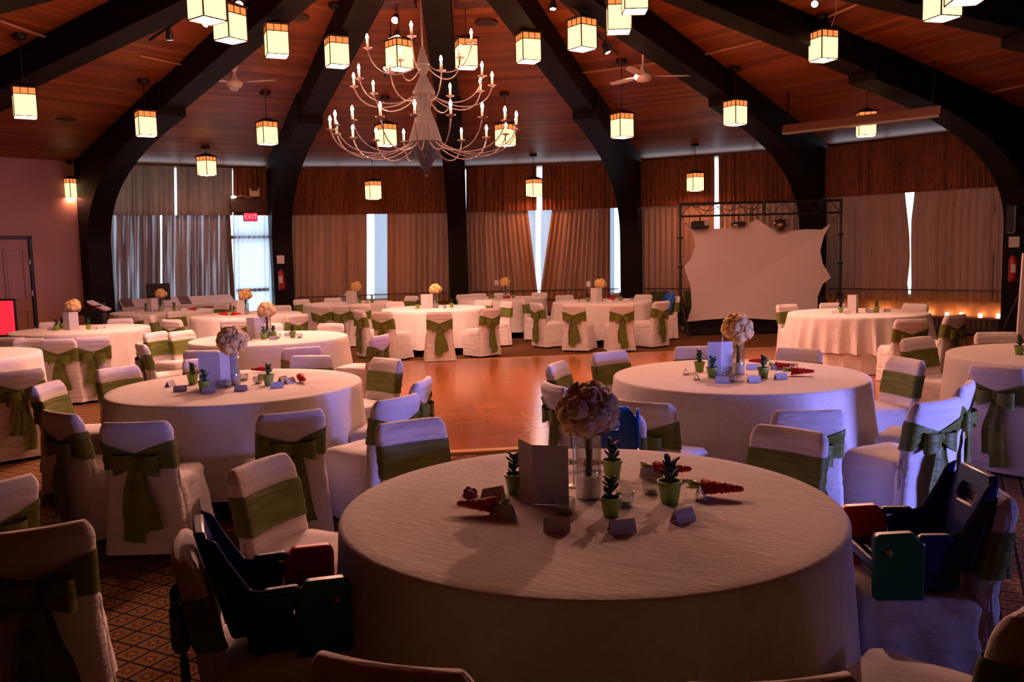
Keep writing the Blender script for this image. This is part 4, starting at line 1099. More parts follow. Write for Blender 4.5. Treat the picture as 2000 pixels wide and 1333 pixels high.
def bloom(seed, mat):
    """a rose head: furled centre inside cupped overlapping petals"""
    rnd = random.Random(seed); mb = MB(); n, m = 18, 9; rings = []
    for i in range(m + 1):
        ph = math.pi * (.06 + .80 * i / m)
        ring = []
        for k in range(n):
            th = 2 * math.pi * k / n; sp = math.sin(3 * th + 7 * ph + seed); r = .030 * (1 + .16 * sp + .06 * math.sin(5 * th - 4 * ph))
            ring.append((r * math.sin(ph) * math.cos(th), r * math.sin(ph) * math.sin(th), r * math.cos(ph) * .8 + .008))
        rings.append(ring)
    mb.loft(rings[::-1])
    for layer, (cnt, rad, tilt) in enumerate(((5, .034, .9), (6, .043, .45))):
        for k in range(cnt):
            a = 2 * math.pi * k / cnt + layer * .6 + rnd.uniform(-.15, .15); ca, sa = math.cos(a), math.sin(a); rows = []
            for u in (0, .35, .7, 1.):
                for t in (-1, -.5, 0, .5, 1):
                    ww = rad * .62 * math.sin(.5 + u * 1.9) * t; rr = .010 + (rad - .010) * u ** .8 * (1 - .12 * t * t) + (.006 if u == 1 else 0)
                    zz = -.008 + tilt * rad * u - .012 * max(0, u - .75) * 4 * (.6 + layer) + .003 * math.sin(9 * t + k)
                    rows.append((ca * rr - sa * ww, sa * rr + ca * ww, zz))
            mb.add(rows, [(i * 5 + j, i * 5 + j + 1, i * 5 + j + 6, i * 5 + j + 5) for i in range(3) for j in range(4)])
    return mb.mesh('bloom', mat, True)
BL = [bloom(s, M_petal) for s in range(3)]; BL2 = [bloom(s + 5, M_petal2) for s in range(3)]
def bouquet(p, lb, rb_=.085, blush=False, n=15, seed=0, rz=0, zs=.30):
    rnd = random.Random(seed)
    o = empty('flower_bouquet', p, rz, lb, 'flowers', 'round rose bouquets in glass vases'); mobj('stem', ME_stems, o)
    MB().sphere((0, 0, zs), rb_ * .72, 14, 10, (1, 1, .85)).obj('foliage', simple('moss_green', (.10, .12, .02), .8) if not blush else M_petal2, o, True)
    for k in range(n):
        ph = math.acos(1 - 1.55 * (k + .5) / n); th = k * 2.399; d = Vector((math.sin(ph) * math.cos(th), math.sin(ph) * math.sin(th), math.cos(ph)))
        b_ = mobj('bloom', (BL2 if blush and k % 4 else BL)[k % 3], o, d * rb_ * .72 * rnd.uniform(.9, 1.12) + Vector((0, 0, zs)))
        b_.rotation_euler = d.to_track_quat('Z', 'Y').to_euler(); s = rnd.uniform(.9, 1.25) * rb_ / .085; b_.scale = (s, s, s)
    return o
def vase(p, lb, h=1.):
    o = empty('glass_vase', p, 0, lb, 'vase', 'glass cylinder vases'); a_ = mobj('glass', ME_vase, o); mobj('sand_filling', ME_sand, o); o.scale = (1, 1, h); return o
ME_potm = MB().lathe([(.022, 0), (.024, .002), (.032, .052), (.035, .053), (.035, .062), (.030, .062), (.028, .052)], 16).mesh('pot', M_pot, 40)
def leaves(seed, mat, h=.085, n=12):
    rnd = random.Random(seed); mb = MB()
    mb.tube([(0, 0, .05), (.003, 0, .05 + h * .6)], .005, 6)
    for k in range(n):
        z = .055 + h * .75 * (k / n); a = k * 2.4 + rnd.uniform(-.3, .3); el = rnd.uniform(.5, 1.2); L_ = rnd.uniform(.028, .048) * (1.1 - .3 * k / n)
        d = Vector((math.cos(a) * math.cos(el), math.sin(a) * math.cos(el), math.sin(el))); s = Vector((-math.sin(a), math.cos(a), 0)); u_ = d.cross(s)
        b0 = Vector((0, 0, z)); rings = []
        for t, w_ in ((0, .003), (.35, .009), (.7, .011), (.92, .006), (1, .001)):
            c = b0 + d * L_ * t; rings.append([c + s * w_, c + u_ * w_ * .35, c - s * w_, c - u_ * w_ * .35])
        mb.loft(rings)
    return mb.mesh('succulent_leaves', mat, True)
LV = [leaves(s, M_leaf) for s in range(3)] + [leaves(9, M_leaf2, .09, 14), leaves(11, M_leaf2, .08, 16)]
def pot(p, lb, v=0, s=1.):
    o = empty('succulent_pot', p, v * 1.1, lb, 'potted plant', 'succulents in lime pots'); mobj('pot', ME_potm, o); mobj('succulent', LV[v % 5], o); o.scale = (s,) * 3; return o
ME_tent = MB().loft([[(-.045, -.022, 0), (-.045, 0, .044), (-.045, .022, 0), (-.045, .020, 0), (-.045, 0, .040), (-.045, -.020, 0)], [(.045, -.022, 0), (.045, 0, .044), (.045, .022, 0), (.045, .020, 0), (.045, 0, .040), (.045, -.020, 0)]], False, False).mesh('place_card', M_card)
def card(p, yaw, lb):
    o = mobj('place_card', ME_tent, None, p, yaw); tag(o, lb, 'place card', 'white tent place cards'); return o
def menu(p, yaw, lb, w_=.13, h=.24, op=50, op2=None):
    mb = MB()
    for s in (-1, 1):
        a = R_(op if s > 0 or op2 is None else op2); d = Vector((math.cos(a) * s, math.sin(a), 0)) ; n2 = Vector((-d.y, d.x, 0)) * .001
        b0 = Vector((0, 0, 0)); e1 = d * w_
        vs = [b0 - n2, e1 - n2, e1 + n2, b0 + n2]; vs = vs + [v + Vector((0, 0, h)) for v in vs]
        mb.add(vs, [(3, 2, 1, 0), (4, 5, 6, 7), (0, 1, 5, 4), (1, 2, 6, 5), (2, 3, 7, 6), (3, 0, 4, 7)])
    o = mb.obj('menu_card', M_card, None, False, p, yaw); tag(o, lb, 'menu card', 'standing folded menu cards')
    return o
ME_bowl = lathe_shell([(.018, .002), (.03, .006), (.036, .03), (.034, .055)], .002, 18).mesh('tealight_glass', M_glass, True)
ME_tea = MB().lathe([(.019, .006), (.019, .018), (.015, .019)], 14).mesh('tealight', simple('olive_wax', (.35, .36, .16), .6))
def tea(p, lb):
    o = empty('candle_glass', p, 0, lb, 'candle glass', 'glass tealight holders'); mobj('glass', ME_bowl, o); mobj('tealight', ME_tea, o); return o
M_candy = fabric('red_candies', (.75, .03, .012), (.45, .008, .005), rough=.3, wr=(60, 60, 60), ws=1., wdist=.01)
M_leafg = simple('cellophane_green', (.35, .42, .12), .3)
def cone_me():
    mb = MB(); rnd = random.Random(3)
    for k in range(46):
        u = (k + .5) / 46; r = .026 * u + .002; a = k * 2.4; mb.sphere((u * .12 + .005, math.cos(a) * r * .7, .028 + math.sin(a) * r * .7), .0085, 6, 4)
    mb.tube([(0, 0, .026), (.06, 0, .028), (.125, 0, .03)], [.002, .014, .027], 10); return mb.mesh('candy_cone', M_candy, True)
ME_cone = cone_me()
def tuft_me():
    mb = MB(); rnd = random.Random(5)
    for k in range(9):
        a = k * .7; d = Vector((.03 + rnd.uniform(0, .02), math.cos(a) * .02, math.sin(a) * .014 + .006)); mb.tube([(.125, 0, .03), Vector((.125, 0, .03)) + d], [.008, .003], 5)
    return mb.mesh('green_tuft', M_leafg, True)
ME_tuft = tuft_me()
def cone(p, yaw, lb, s=1.):
    o = empty('candy_cone', p, yaw, lb, 'candy cone', 'carrot-shaped cones of red candy'); mobj('cone', ME_cone, o); mobj('tuft', ME_tuft, o); o.scale = (s,) * 3; return o
ME_nb = MB().lathe([(.03, 0), (.03, .004), (.008, .008)], 14).mesh('base', M_alu); ME_np = MB().cyl((0, 0, .005), (0, 0, .30), .0035, 6).mesh('pole', M_alu); ME_nc = MB().box((0, 0, .32), (.075, .003, .10)).mesh('sign_card', M_card)
def number_stand(p, yaw, lb, cardon=True):
    o = empty('table_card_stand', p, yaw, lb, 'card stand', 'thin metal card stands'); mobj('base', ME_nb, o); mobj('pole', ME_np, o)
    if cardon: mobj('sign_card', ME_nc, o)
    return o
def tz(px, py): return atz(px, py, TZ)
# --- front table
v = tz(1150, 972); vase(v, 'tall glass vase with white sand on the front table'); bouquet(v, 'large blush and cream bouquet in the front table vase', .112, True, 18, 1, zs=.325)
menu(tz(1042, 985), 0, 'tall folded menu card standing beside the front vase', .135, .225, -13, 68)
number_stand(tz(1121, 950), 0, 'thin metal stand behind the front vase', False)
pot(tz(1007, 963), 'dark succulent in a lime pot left of the big menu card', 3, 1.25); pot(tz(1196, 934), 'dark succulent in a lime pot behind the front vase', 4, 1.25)
pot(tz(1193, 1008), 'dark succulent in a lime pot just before the front vase', 3, 1.1); pot(tz(1308, 982), 'dark succulent in a lime pot right of the tealight glasses', 4, 1.35)
for q in ((963, 974, 30, 'white place card left of the front menu card, farther of two'), (982, 1008, -35, 'white place card touching the tuft of the left candy cone'), (1088, 1037, -8, 'shaded place card in front of the menu card'),
          (1215, 1040, 12, 'shaded place card before the dark succulent'), (1334, 1018, 35, 'bluish-lit place card at the right front of the centrepiece'), (1368, 974, 80, 'place card seen end-on beside the right candy cone'), (1272, 934, 10, 'place card behind the tealight, partly hidden by red candies')):
    card(tz(q[0], q[1]), R_(q[2]), q[3])
for q in ((1105, 1003, 'tealight glass in front of the big menu card'), (1221, 988, 'tealight glass between vase and two succulents'), (1272, 964, 'tealight glass right of the vase')): tea(tz(q[0], q[1]), q[2])
cone(tz(893, 1001), R_(-14), 'red candy cone with green tuft lying at the left of the centrepiece', 1.15)
cone(tz(1452, 973), R_(162), 'dark red candy cone lying at the right of the centrepiece', 1.2)
cone(tz(1350, 932), R_(172), 'red candy cone behind the right succulent', 1.2)
cone(tz(1180, 915), R_(180), 'red candy cone showing behind the front vase', .9)
mb = MB()
rnd = random.Random(2)
for k in range(16): mb.sphere((rnd.uniform(-.018, .018), rnd.uniform(-.018, .018), .022 + rnd.uniform(-.01, .02)), .012, 7, 5)
mb.sphere((0, 0, .02), .022, 8, 6)
o = mb.obj('wrapped_candy', simple('purple_red_candy', (.35, .02, .05), .3), None, True, tz(918, 979)); tag(o, 'small round purple-red wrapped candy beside the leftmost place card', 'candy'); MB().tube([(-.03, -.02, .008), (0, 0, .008), (.03, -.02, .01)], [.02, .008, .018], 7).obj('wrapper', M_glass, o)
# --- table left of the dance floor
v = tz(457, 752); vase(v, 'glass vase on the table left of the parquet', 1.); bouquet(v, 'bright cream bouquet on the table left of the parquet', .105, False, 16, 3, zs=.33)
menu(tz(432, 757), R_(28), 'folded menu card on the table left of the parquet', .155, .26, 25)
for q in ((377, 751, 'succulent pot farthest left on the table left of the parquet', 0), (399, 765, 'succulent pot touching the menu card on the table left of the parquet', 1), (525, 752, 'bushy succulent pot right of the flowers, table left of the parquet', 2)): pot(tz(q[0], q[1]), q[2], q[3], 1.25)
for q in ((352, 765, 10), (408, 769, 0), (471, 764, -5), (541, 758, 20), (516, 742, 0), (553, 746, 70), (566, 749, 60), (333, 755, 80)): card(tz(q[0], q[1]), R_(q[2]), 'white place card on the table left of the parquet, ' + {352: 'left of the pots', 408: 'before the menu card', 471: 'before the flowers', 541: 'right of the bushy pot', 516: 'behind the bushy pot', 553: 'left of the cone', 566: 'next to the red cone', 333: 'farthest left'}[q[0]])
cone(tz(596, 751), R_(115), 'red candy cone on the table left of the parquet, right of the cards', 1.2); cone(tz(490, 728), R_(15), 'red candy bit behind the pot on the table left of the parquet', .9)
for q in ((444, 757), (504, 750), (476, 744)): tea(tz(*q), 'tealight glass on the table left of the parquet, ' + {444: 'by the menu card', 504: 'left of the bushy pot', 476: 'behind the flowers'}[q[0]])
# --- table right of the dance floor
v = tz(1441, 731); vase(v, 'glass vase on the table right of the parquet'); bouquet(v, 'cream and green bouquet on the table right of the parquet', .105, False, 16, 5, zs=.33)
m_ = menu(tz(1408, 736), R_(4), 'white menu card with faint lines on the table right of the parquet', .095, .255, 12)
for s in (-1, 1):
    mb = MB(); a = R_(12)
    for r in range(9): mb.box((s * .047 * math.cos(a), .047 * math.sin(a) - .0024, .05 + r * .02), (.06, .0008, .002), rz=a * s)
    mb.obj('text_lines', M_ink, m_)
number_stand(tz(1411, 727), 0, 'tall thin stand behind the menu card, table right of the parquet', False)
for q in ((1366, 726, 'succulent pot farthest left on the table right of the parquet', 0), (1391, 738, 'succulent pot beside the lined menu card', 1), (1491, 738, 'succulent pot right of the flowers, table right of the parquet', 2)): pot(tz(q[0], q[1]), q[2], q[3], 1.25)
for q in ((1340, 731, 80, 'farthest left'), (1360, 741, 85, 'below the left pot'), (1410, 748, -12, 'before the menu card'), (1473, 747, 8, 'before the flowers'), (1525, 741, 15, 'right of the right pot'), (1470, 722, 0, 'behind the flowers'), (1518, 722, 10, 'left of the red cones')): card(tz(q[0], q[1]), R_(q[2]), 'white place card on the table right of the parquet, ' + q[3])
cone(tz(1590, 735), R_(160), 'red candy cone farthest right on the table right of the parquet', 1.25); cone(tz(1552, 722), R_(165), 'dark red candy cone near the place cards, table right of the parquet', 1.1); cone(tz(1462, 712), R_(0), 'red candy cone behind the flowers, table right of the parquet', 1.)
for q in ((1421, 741), (1430, 746), (1549, 724)): tea(tz(*q), 'tealight glass on the table right of the parquet, ' + {1421: 'beside the lined menu', 1430: 'in front of the vase', 1549: 'by the red cones'}[q[0]])
# --- the other tables
OT = {'T6': (519, 628, 'T6'), 'T4': (850, 0, ''), 'T5': (0, 0, ''), 'T7': (0, 0, ''), 'T9': (0, 0, ''), 'T12': (0, 0, ''), 'T13': (0, 0, ''), 'T14': (0, 0, ''), 'T11': (0, 0, ''), 'T10': (0, 0, '')}
def table_set(tn, xv, xm, pots, cards, cones=(), teas=(), nv=True, stand=None, seed=0, dy=.0, mop=30):
    x, y, _ = tb[tn]; nick = TN[tn]
    def P(px, off=0.): # point on the table seen in column px, off = metres toward (-) or away (+) from the table centre
        d = ray(px, 600); Y = y + off; return Vector((d[0] / d[1] * Y, Y, TZ))
    if nv:
        v = P(xv); vase(v, 'glass vase on the ' + nick); bouquet(v, 'rose bouquet on the ' + nick, .10, False, 13, seed, zs=.32)
    if xm: menu(P(xm, -.12), R_(5), 'folded menu card on the ' + nick, .12, .25, mop)
    for k, (px, o_) in enumerate(pots): pot(P(px, o_), 'succulent pot on the %s, %s' % (nick, ('first from the left', 'second from the left', 'third from the left')[k]), k + seed, 1.2)
    for k, (px, o_) in enumerate(cards): card(P(px, o_), R_((k * 50) % 40 - 20), 'white place card on the ' + nick + ', ' + ('leftmost', 'second from left', 'third from left', 'fourth from left')[k])
    for k, (px, o_) in enumerate(cones): cone(P(px, o_), R_(20 + 150 * k), 'red candy cone on the ' + nick + (', left one', ', right one')[k], 1.2)
    for k, (px, o_) in enumerate(teas): tea(P(px, o_), 'tealight glass on the ' + nick + (', left one', ', right one')[k])
    if stand: number_stand(P(stand, .1), 0, 'white sign card on a thin stand on the ' + nick)
table_set('T6', 519, 495, ((512, -.2), (531, -.05), (569, -.1)), ((480, -.3), (530, -.3), (560, .1)), (), ((540, -.1), (582, -.15)), seed=1)
table_set('T7', 480, 463, ((457, -.1), (512, .1)), ((446, -.2), (500, -.25)), ((425, -.25), (470, -.3)), ((500, 0),), seed=2)
table_set('T4', 851, 834, ((816, -.1), (882, 0)), ((806, -.1), (862, -.3), (893, -.1)), (), ((868, -.1),), seed=3)
table_set('T5', 1173, 1166, ((1148, 0), (1212, 0)), ((1125, -.1), (1190, -.3), (1222, -.1)), ((1186, .2),), ((1129, 0), (1235, 0)), stand=1150, seed=4)
table_set('T12', 988, 0, ((963, 0), (1003, 0)), ((950, -.2), (1012, -.1)), ((982, -.3),), ((957, 0),), stand=971, seed=5)
table_set('T13', 697, 687, ((681, 0), (704, -.2), (727, 0)), ((716, 0),), (), (), seed=6)
table_set('T14', 315, 296, ((285, 0), (340, 0)), ((304, -.2),), ((366, -.2),), ((350, 0),), seed=7)
table_set('T9', 143, 133, ((107, -.1), (118, .2), (170, -.1)), ((95, -.1), (180, -.1), (195, 0)), (), (), stand=None, seed=8)
number_stand(Vector((ray(126, 600)[0] / ray(126, 600)[1] * 12.6, 12.6, TZ)), 0, 'thin bare stand on the salmon wall table', False)
table_set('T11', 0, 1672, ((1642, 0), (1712, -.1)), ((1632, -.1), (1655, -.2), (1700, -.1), (1733, 0)), (), ((1695, 0),), nv=False, seed=9, mop=50)
table_set('T10', 1999, 0, ((1994, .1),), (), (), (), nv=False, seed=10)
p = aty(672, 573, 18.25); mb = lathe_shell([(.03, 0), (.06, .01), (.09, .08), (.08, .15), (.055, .17)], .003, 18); o = mb.obj('glass_bowl', M_glass, None, True, (p.x, 18.25, TZ)); tag(o, 'round glass bowl on the small far table left of the flowers', 'bowl')

# ------------------------------------------------------------------ lighting truss, screen, stage lamps
TY = 16.7
pl = aty(1329, 600, TY); pr = aty(1640, 600, TY)
zt1 = aty(1329, 399, TY).z; zt2 = aty(1329, 423, TY).z
tr = empty('lighting_truss', (pl.x, TY, 0), 0, 'black lighting truss on two tripod stands framing the white screen', 'truss')
Wd = pr.x - pl.x
mb = MB(); mb.cyl((0, 0, zt1), (Wd, 0, zt1), .024); mb.cyl((0, 0, zt2), (Wd, 0, zt2), .02)
for x_ in (0, Wd * .52, Wd): mb.cyl((x_, 0, zt2 - .03), (x_, 0, zt1 + .03), .028)
mb.obj('top_chord', M_black, tr)
mb = MB(); nb = 14
for k in range(nb): mb.cyl((Wd * k / nb, 0, zt1 if k % 2 else zt2), (Wd * (k + 1) / nb, 0, zt2 if k % 2 else zt1), .007, 6)
mb.obj('lattice_bracing', M_black, tr)
for x_ in (0, Wd):
    mb = MB(); mb.cyl((x_, 0, .25), (x_, 0, zt2), .022); mb.cyl((x_, 0, .75), (x_, 0, 1.35), .03)
    for z in (.75, 1.35, 1.9): mb.cyl((x_ - .05, 0, z), (x_ + .05, 0, z), .022)
    st_ = mb.obj('stand_pole', M_black, tr)
    for k in range(3):
        a = R_(-80 + 120 * k); MB().tube([(x_, 0, .80), (x_ + .42 * math.cos(a), .42 * math.sin(a), .02)], .017, 6).obj('leg', M_black, tr)
# cable draped on the truss
mb = MB(); pts = [(Wd * (.1 + .4 * u), -.03, zt1 - .06 - .08 * abs(math.sin(u * 9))) for u in [k / 20 for k in range(21)]]; mb.tube(pts, .007, 5); tag(mb.obj('cable', M_black, None, False, (pl.x, TY, 0)), 'black cable looped along the truss lattice', 'cable')
# screen outline traced from the photo, given depth by a slight dish and its own cloth thickness
out = [(1333, 430), (1349, 450), (1352, 449), (1392, 447), (1430, 446), (1449, 442), (1479, 429), (1505, 446), (1530, 452), (1575, 448), (1612, 449), (1622, 437), (1609, 462), (1602, 490), (1607, 515), (1623, 543), (1607, 555), (1597, 580), (1597, 605), (1606, 628), (1560, 628), (1510, 625), (1440, 621), (1390, 624), (1342, 629), (1351, 600), (1349, 560), (1336, 522), (1350, 505), (1358, 480), (1355, 460), (1345, 445)]
SY = TY + .06
def smooth(o_, it=1): return o_
mb = MB(); cc = aty(1475, 540, SY); N_ = len(out); rings = []
for s in (1, .8, .55, .3, .02):
    rings.append([cc + (aty(x, y, SY) - cc) * s + Vector((0, .10 * (1 - s), 0)) for x, y in out])
mb.loft(rings, False, True)
for f in range(0): pass
back_ = MB(); back_.loft([[v + Vector((0, .006, 0)) for v in r] for r in rings][::-1], False, False)
mb.add(back_.v, back_.f)
scr = mb.obj('projection_screen', simple('stretch_screen', (.72, .62, .62), .8), None, 40); tag(scr, 'white star-cornered stretch fabric screen hung in the black truss', 'screen')
for (x0, y0, x1, y1) in ((1333, 430, 1330, 424), (1622, 437, 1640, 418), (1479, 429, 1479, 420), (1336, 522, 1329, 520), (1623, 543, 1638, 545)):
    mb = MB(); mb.cyl(aty(x0, y0, SY), aty(x1, y1, TY), .006, 5); mb.obj('cord', M_black, scr)
# black platform/case behind the screen base and black backdrop frame
p0 = aty(1345, 640, TY + .4); p1 = aty(1520, 640, TY + .4)
mb = MB().box((4.55, TY + .40, .22), (2.1, .36, .36)); tag(mb.obj('equipment_case', M_black), 'long black case on the floor beneath the screen', 'case')
def stage_lamp(px, py, D, lb, kind):
    p = aty(px, py, D); o = empty('stage_light', p, 0, lb, 'stage light', 'stage lights clamped to the truss')
    zz = zt2 - p.z
    MB().cyl((0, 0, .06), (0, 0, zz), .015, 8).obj('clamp', M_black, o)
    if kind == 'box':
        MB().rbox((0, 0, 0), (.30, .24, .15), .02).obj('housing', M_black, o, 30); MB().lathe([(.05, -.01), (.05, .01)], 14).obj('lens', simple('lamp_lens', (.4, .4, .45), .1), o, loc=(.1, -.13, .03))
        o.children[-1].rotation_euler = (R_(90), 0, 0)
    elif kind == 'flat':
        MB().rbox((0, 0, 0), (.24, .18, .09), .015).obj('housing', M_black, o, 30); MB().box((-.08, -.092, -.02), (.08, .004, .04)).obj('lens', simple('pink_face', (.6, .35, .3), .4), o)
    else:
        MB().sphere((0, 0, 0), .125, 18, 12).obj('mirror_ball', simple('bronze_ball', (.16, .09, .06), .25, .8), o, 20); MB().tube([(-.15, 0, -.02), (-.15, 0, .1), (.15, 0, .1), (.15, 0, -.02)], .012, 6).obj('yoke', M_black, o)
    return o
stage_lamp(1367, 440, TY - .02, 'black box-shaped stage light at the left end of the truss', 'box')
stage_lamp(1442, 438, TY - .02, 'small flat stage light with pink face in the middle of the truss', 'flat')
stage_lamp(1524, 441, TY - .02, 'round mottled mirror ball light right of the truss middle', 'ball')

# ------------------------------------------------------------------ back left: bench table, rack, exit sign, emergency light, extinguisher
M_paper = simple('pale_sheets', (.62, .58, .62), .7)
i = 0; sA = S(0, 215, 580); sB = S(0, 443, 580)
bt = slab('buffet_bench', 0, max(.45, sA), sB, .02, .74, .36, .74, simple('mauve_skirting', (.35, .22, .2), .9)); tag(bt, 'long bench with rosy skirt below the pale drapes', 'bench')
mb = MB(); p = [bp(0, s, z, q) for (z, q) in ((.74, .34), (.74, .78), (.95, .34), (.80, .78)) for s in (max(.4, sA), sB + .03)]
mb.add(p, [(0, 1, 3, 2), (4, 6, 7, 5), (0, 4, 5, 1), (2, 3, 7, 6), (0, 2, 6, 4), (1, 5, 7, 3)]); mb.obj('sloping_top', M_paper, bt)
for k, (xa, xb, lb) in enumerate(((232, 252, 'grey folder leaning on the bench, left one'), (342, 362, 'dark folder leaning on the bench, right one'))):
    s0, s1 = S(0, xa, 580), S(0, xb, 580)
    mb = MB(); p = [bp(0, s, z, q) for (z, q) in ((.815, .76), (.945, .38), (.83, .76), (.96, .38)) for s in (s0, s1)]
    mb.add(p, [(0, 1, 3, 2), (4, 6, 7, 5), (0, 4, 5, 1), (2, 3, 7, 6), (0, 2, 6, 4), (1, 5, 7, 3)]); tag(mb.obj('folder', simple('folder_grey_%d' % k, (.12, .09, .10), .8)), lb, 'folder', 'folders on the bench')
p = aty(287, 571, 16.9); o = MB().rbox((0, 0, 0), (.44, .06, .34), .01).obj('black_panel', M_black, None, False, (p.x, 17.45, aty(287, 571, 17.45).z), R_(20)); o.name = 'monitor'; tag(o, 'black rectangular monitor back standing on the bench', 'monitor')
MB().box((0, .05, -.2), (.06, .06, .12)).obj('foot', M_black, o)
# black rack with red and white basket
p = aty(188, 620, 14.9)
rk = empty('serving_rack', (p.x, 14.9, 0), R_(10), 'black folding rack with a red and white lid by the left post', 'rack')
mb = MB(); 
for sx in (-.16, .16): mb.tube([(sx, -.16, .02), (sx * .7, .14, 1.02)], .014, 6); mb.tube([(sx, .16, .02), (sx * .7, -.14, .98)], .014, 6)
mb.cyl((-.12, .14, 1.0), (.12, .14, 1.0), .014); mb.cyl((-.12, -.14, .97), (.12, -.14, .97), .014); mb.obj('frame', M_black, rk)
MB().rbox((0, 0, .72), (.30, .28, .30), .02).obj('basket', M_black, rk)
q = MB(); q.box((.0, 0, 0), (.34, .3, .03), M=Matrix.Rotation(R_(28), 3, 'Y')); q.obj('lid', simple('lid_white', (.75, .7, .75), .5), rk, loc=(.06, 0, .97))
q = MB(); q.box((.0, 0, 0), (.26, .24, .02), M=Matrix.Rotation(R_(28), 3, 'Y')); q.obj('lid_inset', M_red, rk, loc=(.05, -.02, .945))
p = aty(150, 615, 15.1); hc = empty('folding_chair', (p.x, 15.1, 0), R_(180), 'dark folding chair frame left of the rack', 'chair')
mb = MB(); mb.tube([(-.2, -.2, .02), (-.2, -.22, .95), (.2, -.22, .95), (.2, -.2, .02)], .013, 6); mb.tube([(-.2, .2, .02), (-.18, -.1, .5)], .012, 6); mb.tube([(.2, .2, .02), (.18, -.1, .5)], .012, 6); mb.obj('frame', M_black, hc)
MB().rbox((0, 0, .45), (.4, .38, .04), .01).obj('seat', M_darkwood, hc); MB().rbox((0, -.22, .85), (.36, .02, .14), .005).obj('backrest', M_darkwood, hc)
# brown lintel over the exit door, emergency light, exit sign
s0, s1 = S(0, 446, 402), S(0, 524, 402); zl0 = bay_s(0, 490, 415)[1]; zl1 = bay_s(0, 490, 389)[1]
o = slab('lintel_box', 0, s0, s1 + .15, zl0, zl1, .12, .34, M_darkwood); tag(o, 'dark wooden lintel box over the exit door', 'lintel')
p = bp(0, S(0, 450, 388), zl1 + .02, .42); o = MB().sphere((0, 0, 0), .035, 12, 8, (1.6, 1, .8)).obj('floodlight', emit('flood_glow', (1, .8, .65), 12), None, True, p); tag(o, 'small bright lamp at the left end of the lintel box', 'lamp')
MB().tube([(0, .03, 0), (.18, .05, .03), (.3, .12, -.02)], .012, 6).obj('arm', M_alu, o)
p = bp(0, S(0, 493, 380), bay_s(0, 493, 380)[1], .36)
em = empty('emergency_light', p, 0, 'white twin-head emergency light on the lintel box', 'emergency light')
MB().rbox((0, 0, 0), (.22, .09, .13), .01).obj('battery_box', simple('emergency_beige', (.6, .42, .3), .5), em)
for sx in (-.09, .09): MB().sphere((sx, -.02, .09), .032, 10, 8).obj('lamp_head', simple('lamp_head_white', (.7, .6, .5), .3), em, True)
xs = bp(0, S(0, 484, 425), bay_s(0, 484, 425)[1], .36); e_ = bay(0)[1]
an = math.atan2(e_.y, e_.x)
ex = empty('exit_sign', xs, an, 'red lit EXIT sign under the lintel box', 'exit sign')
MB().rbox((0, 0, 0), (.30, .05, .19), .01).obj('housing', M_darkwood, ex)
MB().box((0, -.028, 0), (.28, .004, .17)).obj('red_face', emit('exit_red', (1, .02, .07), 1.3), ex)
tx = bpy.data.curves.new('exit_letters', 'FONT'); tx.body = 'EXIT'; tx.size = .14; tx.align_x = 'CENTER'; tx.align_y = 'CENTER'; tx.extrude = .001
tx.materials.append(emit('exit_letter_glow', (1, .25, .3), 1.6)); tmp = bpy.data.objects.new('tmp', tx); C.objects.link(tmp); tme = bpy.data.meshes.new_from_object(tmp); bpy.data.objects.remove(tmp)
to = mobj('exit_letters', tme, ex, (0, -.033, 0)); to.rotation_euler = (R_(90), 0, 0)
MB().cyl((0, 0, .09), (0, 0, zl0 - xs.z), .01, 6).obj('bracket', M_black, ex)
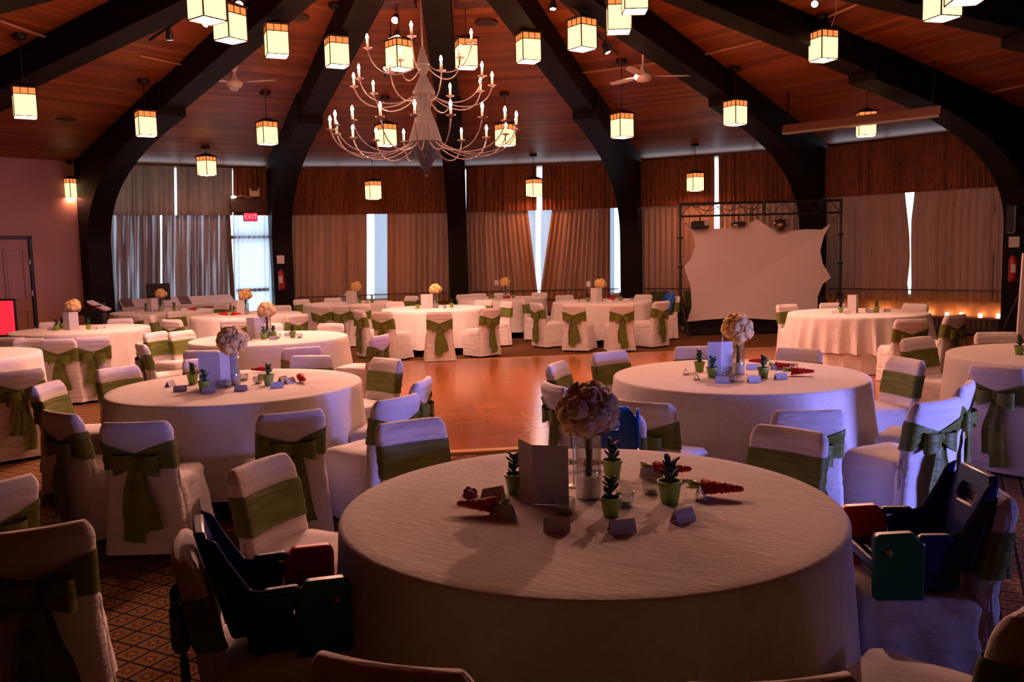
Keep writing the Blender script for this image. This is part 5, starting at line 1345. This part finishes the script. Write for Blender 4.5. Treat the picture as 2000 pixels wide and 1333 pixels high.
# fire extinguishers
def extinguisher(p, lb, rz=0):
    o = empty('fire_extinguisher', p, rz, lb, 'fire extinguisher', 'wall fire extinguishers')
    MB().lathe([(.02, -.25), (.065, -.24), (.07, -.2), (.07, .12), (.05, .17), (.02, .2)], 16).obj('cylinder', simple('extinguisher_red', (.35, .01, .01), .35), o, True)
    MB().box((0, -.03, .23), (.04, .12, .03)).obj('handle', M_black, o); MB().tube([(0, -.05, .22), (.08, -.06, .12), (.085, -.02, -.1)], .012, 6).obj('hose', M_black, o)
    MB().box((0, -.072, -.02), (.07, .004, .14)).obj('tag', M_paper, o)
    MB().rbox((0, .0, .42), (.16, .02, .18), .004).obj('notice', M_paper, o)
p = pol(1, RR - .72, 0); d = ray(550, 545); t_ = (p.y - .02) / d[1]; extinguisher(Vector((d[0] * t_, p.y - .02, CH + d[2] * t_)), 'red extinguisher with white notice on the post beside the exit door')
p = pol(5, RR - .72, 0); q = aty(1979, 522, p.y - .15); extinguisher(q, 'red extinguisher with white label on the thick right beam', R_(-30))
# black speaker on right beam
q = aty(1990, 428, 13.9); o = MB().rbox((0, 0, 0), (.28, .25, .45), .02).obj('wall_speaker', M_black, None, False, q); tag(o, 'black loudspeaker on the thick beam at the right edge', 'speaker'); MB().lathe([(.09, 0), (.09, .01)], 16).obj('cone', simple('speaker_cone', (.03, .03, .035), .4), o, loc=(0, -.13, -.05)); o.children[0].rotation_euler = (R_(90), 0, 0)
MB().box((0, .18, 0), (.05, .14, .05)).obj('bracket', M_black, o)
# white flip chart standing at the right edge
FY = 9.9
pts = [(1962, 660), (1999, 495), (2075, 488), (2090, 668)]
P4 = [aty(x, y, FY) for x, y in pts]; 
for k in (0, 3): P4[k] = P4[k] + Vector((0, -.25, 0))
mb = MB(); mb.loft([P4, [v + Vector((0, .03, 0)) for v in P4]]); o = mb.obj('flip_chart', simple('chart_white', (.74, .66, .64), .7)); tag(o, 'white board leaning back at the right edge beside the beam', 'board')
a_ = (P4[1] + P4[2]) / 2
for dx in (-.25, .25): MB().tube([(a_.x + dx * .4, FY + .05, a_.z - .2), (a_.x + dx * 1.6, FY + .5, .01)], .014, 6).obj('leg', M_black, o)
for k in (0, 3): MB().tube([P4[k] + Vector((0, .03, .02)), (P4[k].x, P4[k].y - .05, .01)], .014, 6).obj('leg', M_black, o)
print('objects', len(bpy.data.objects), 'daybay', daybay)
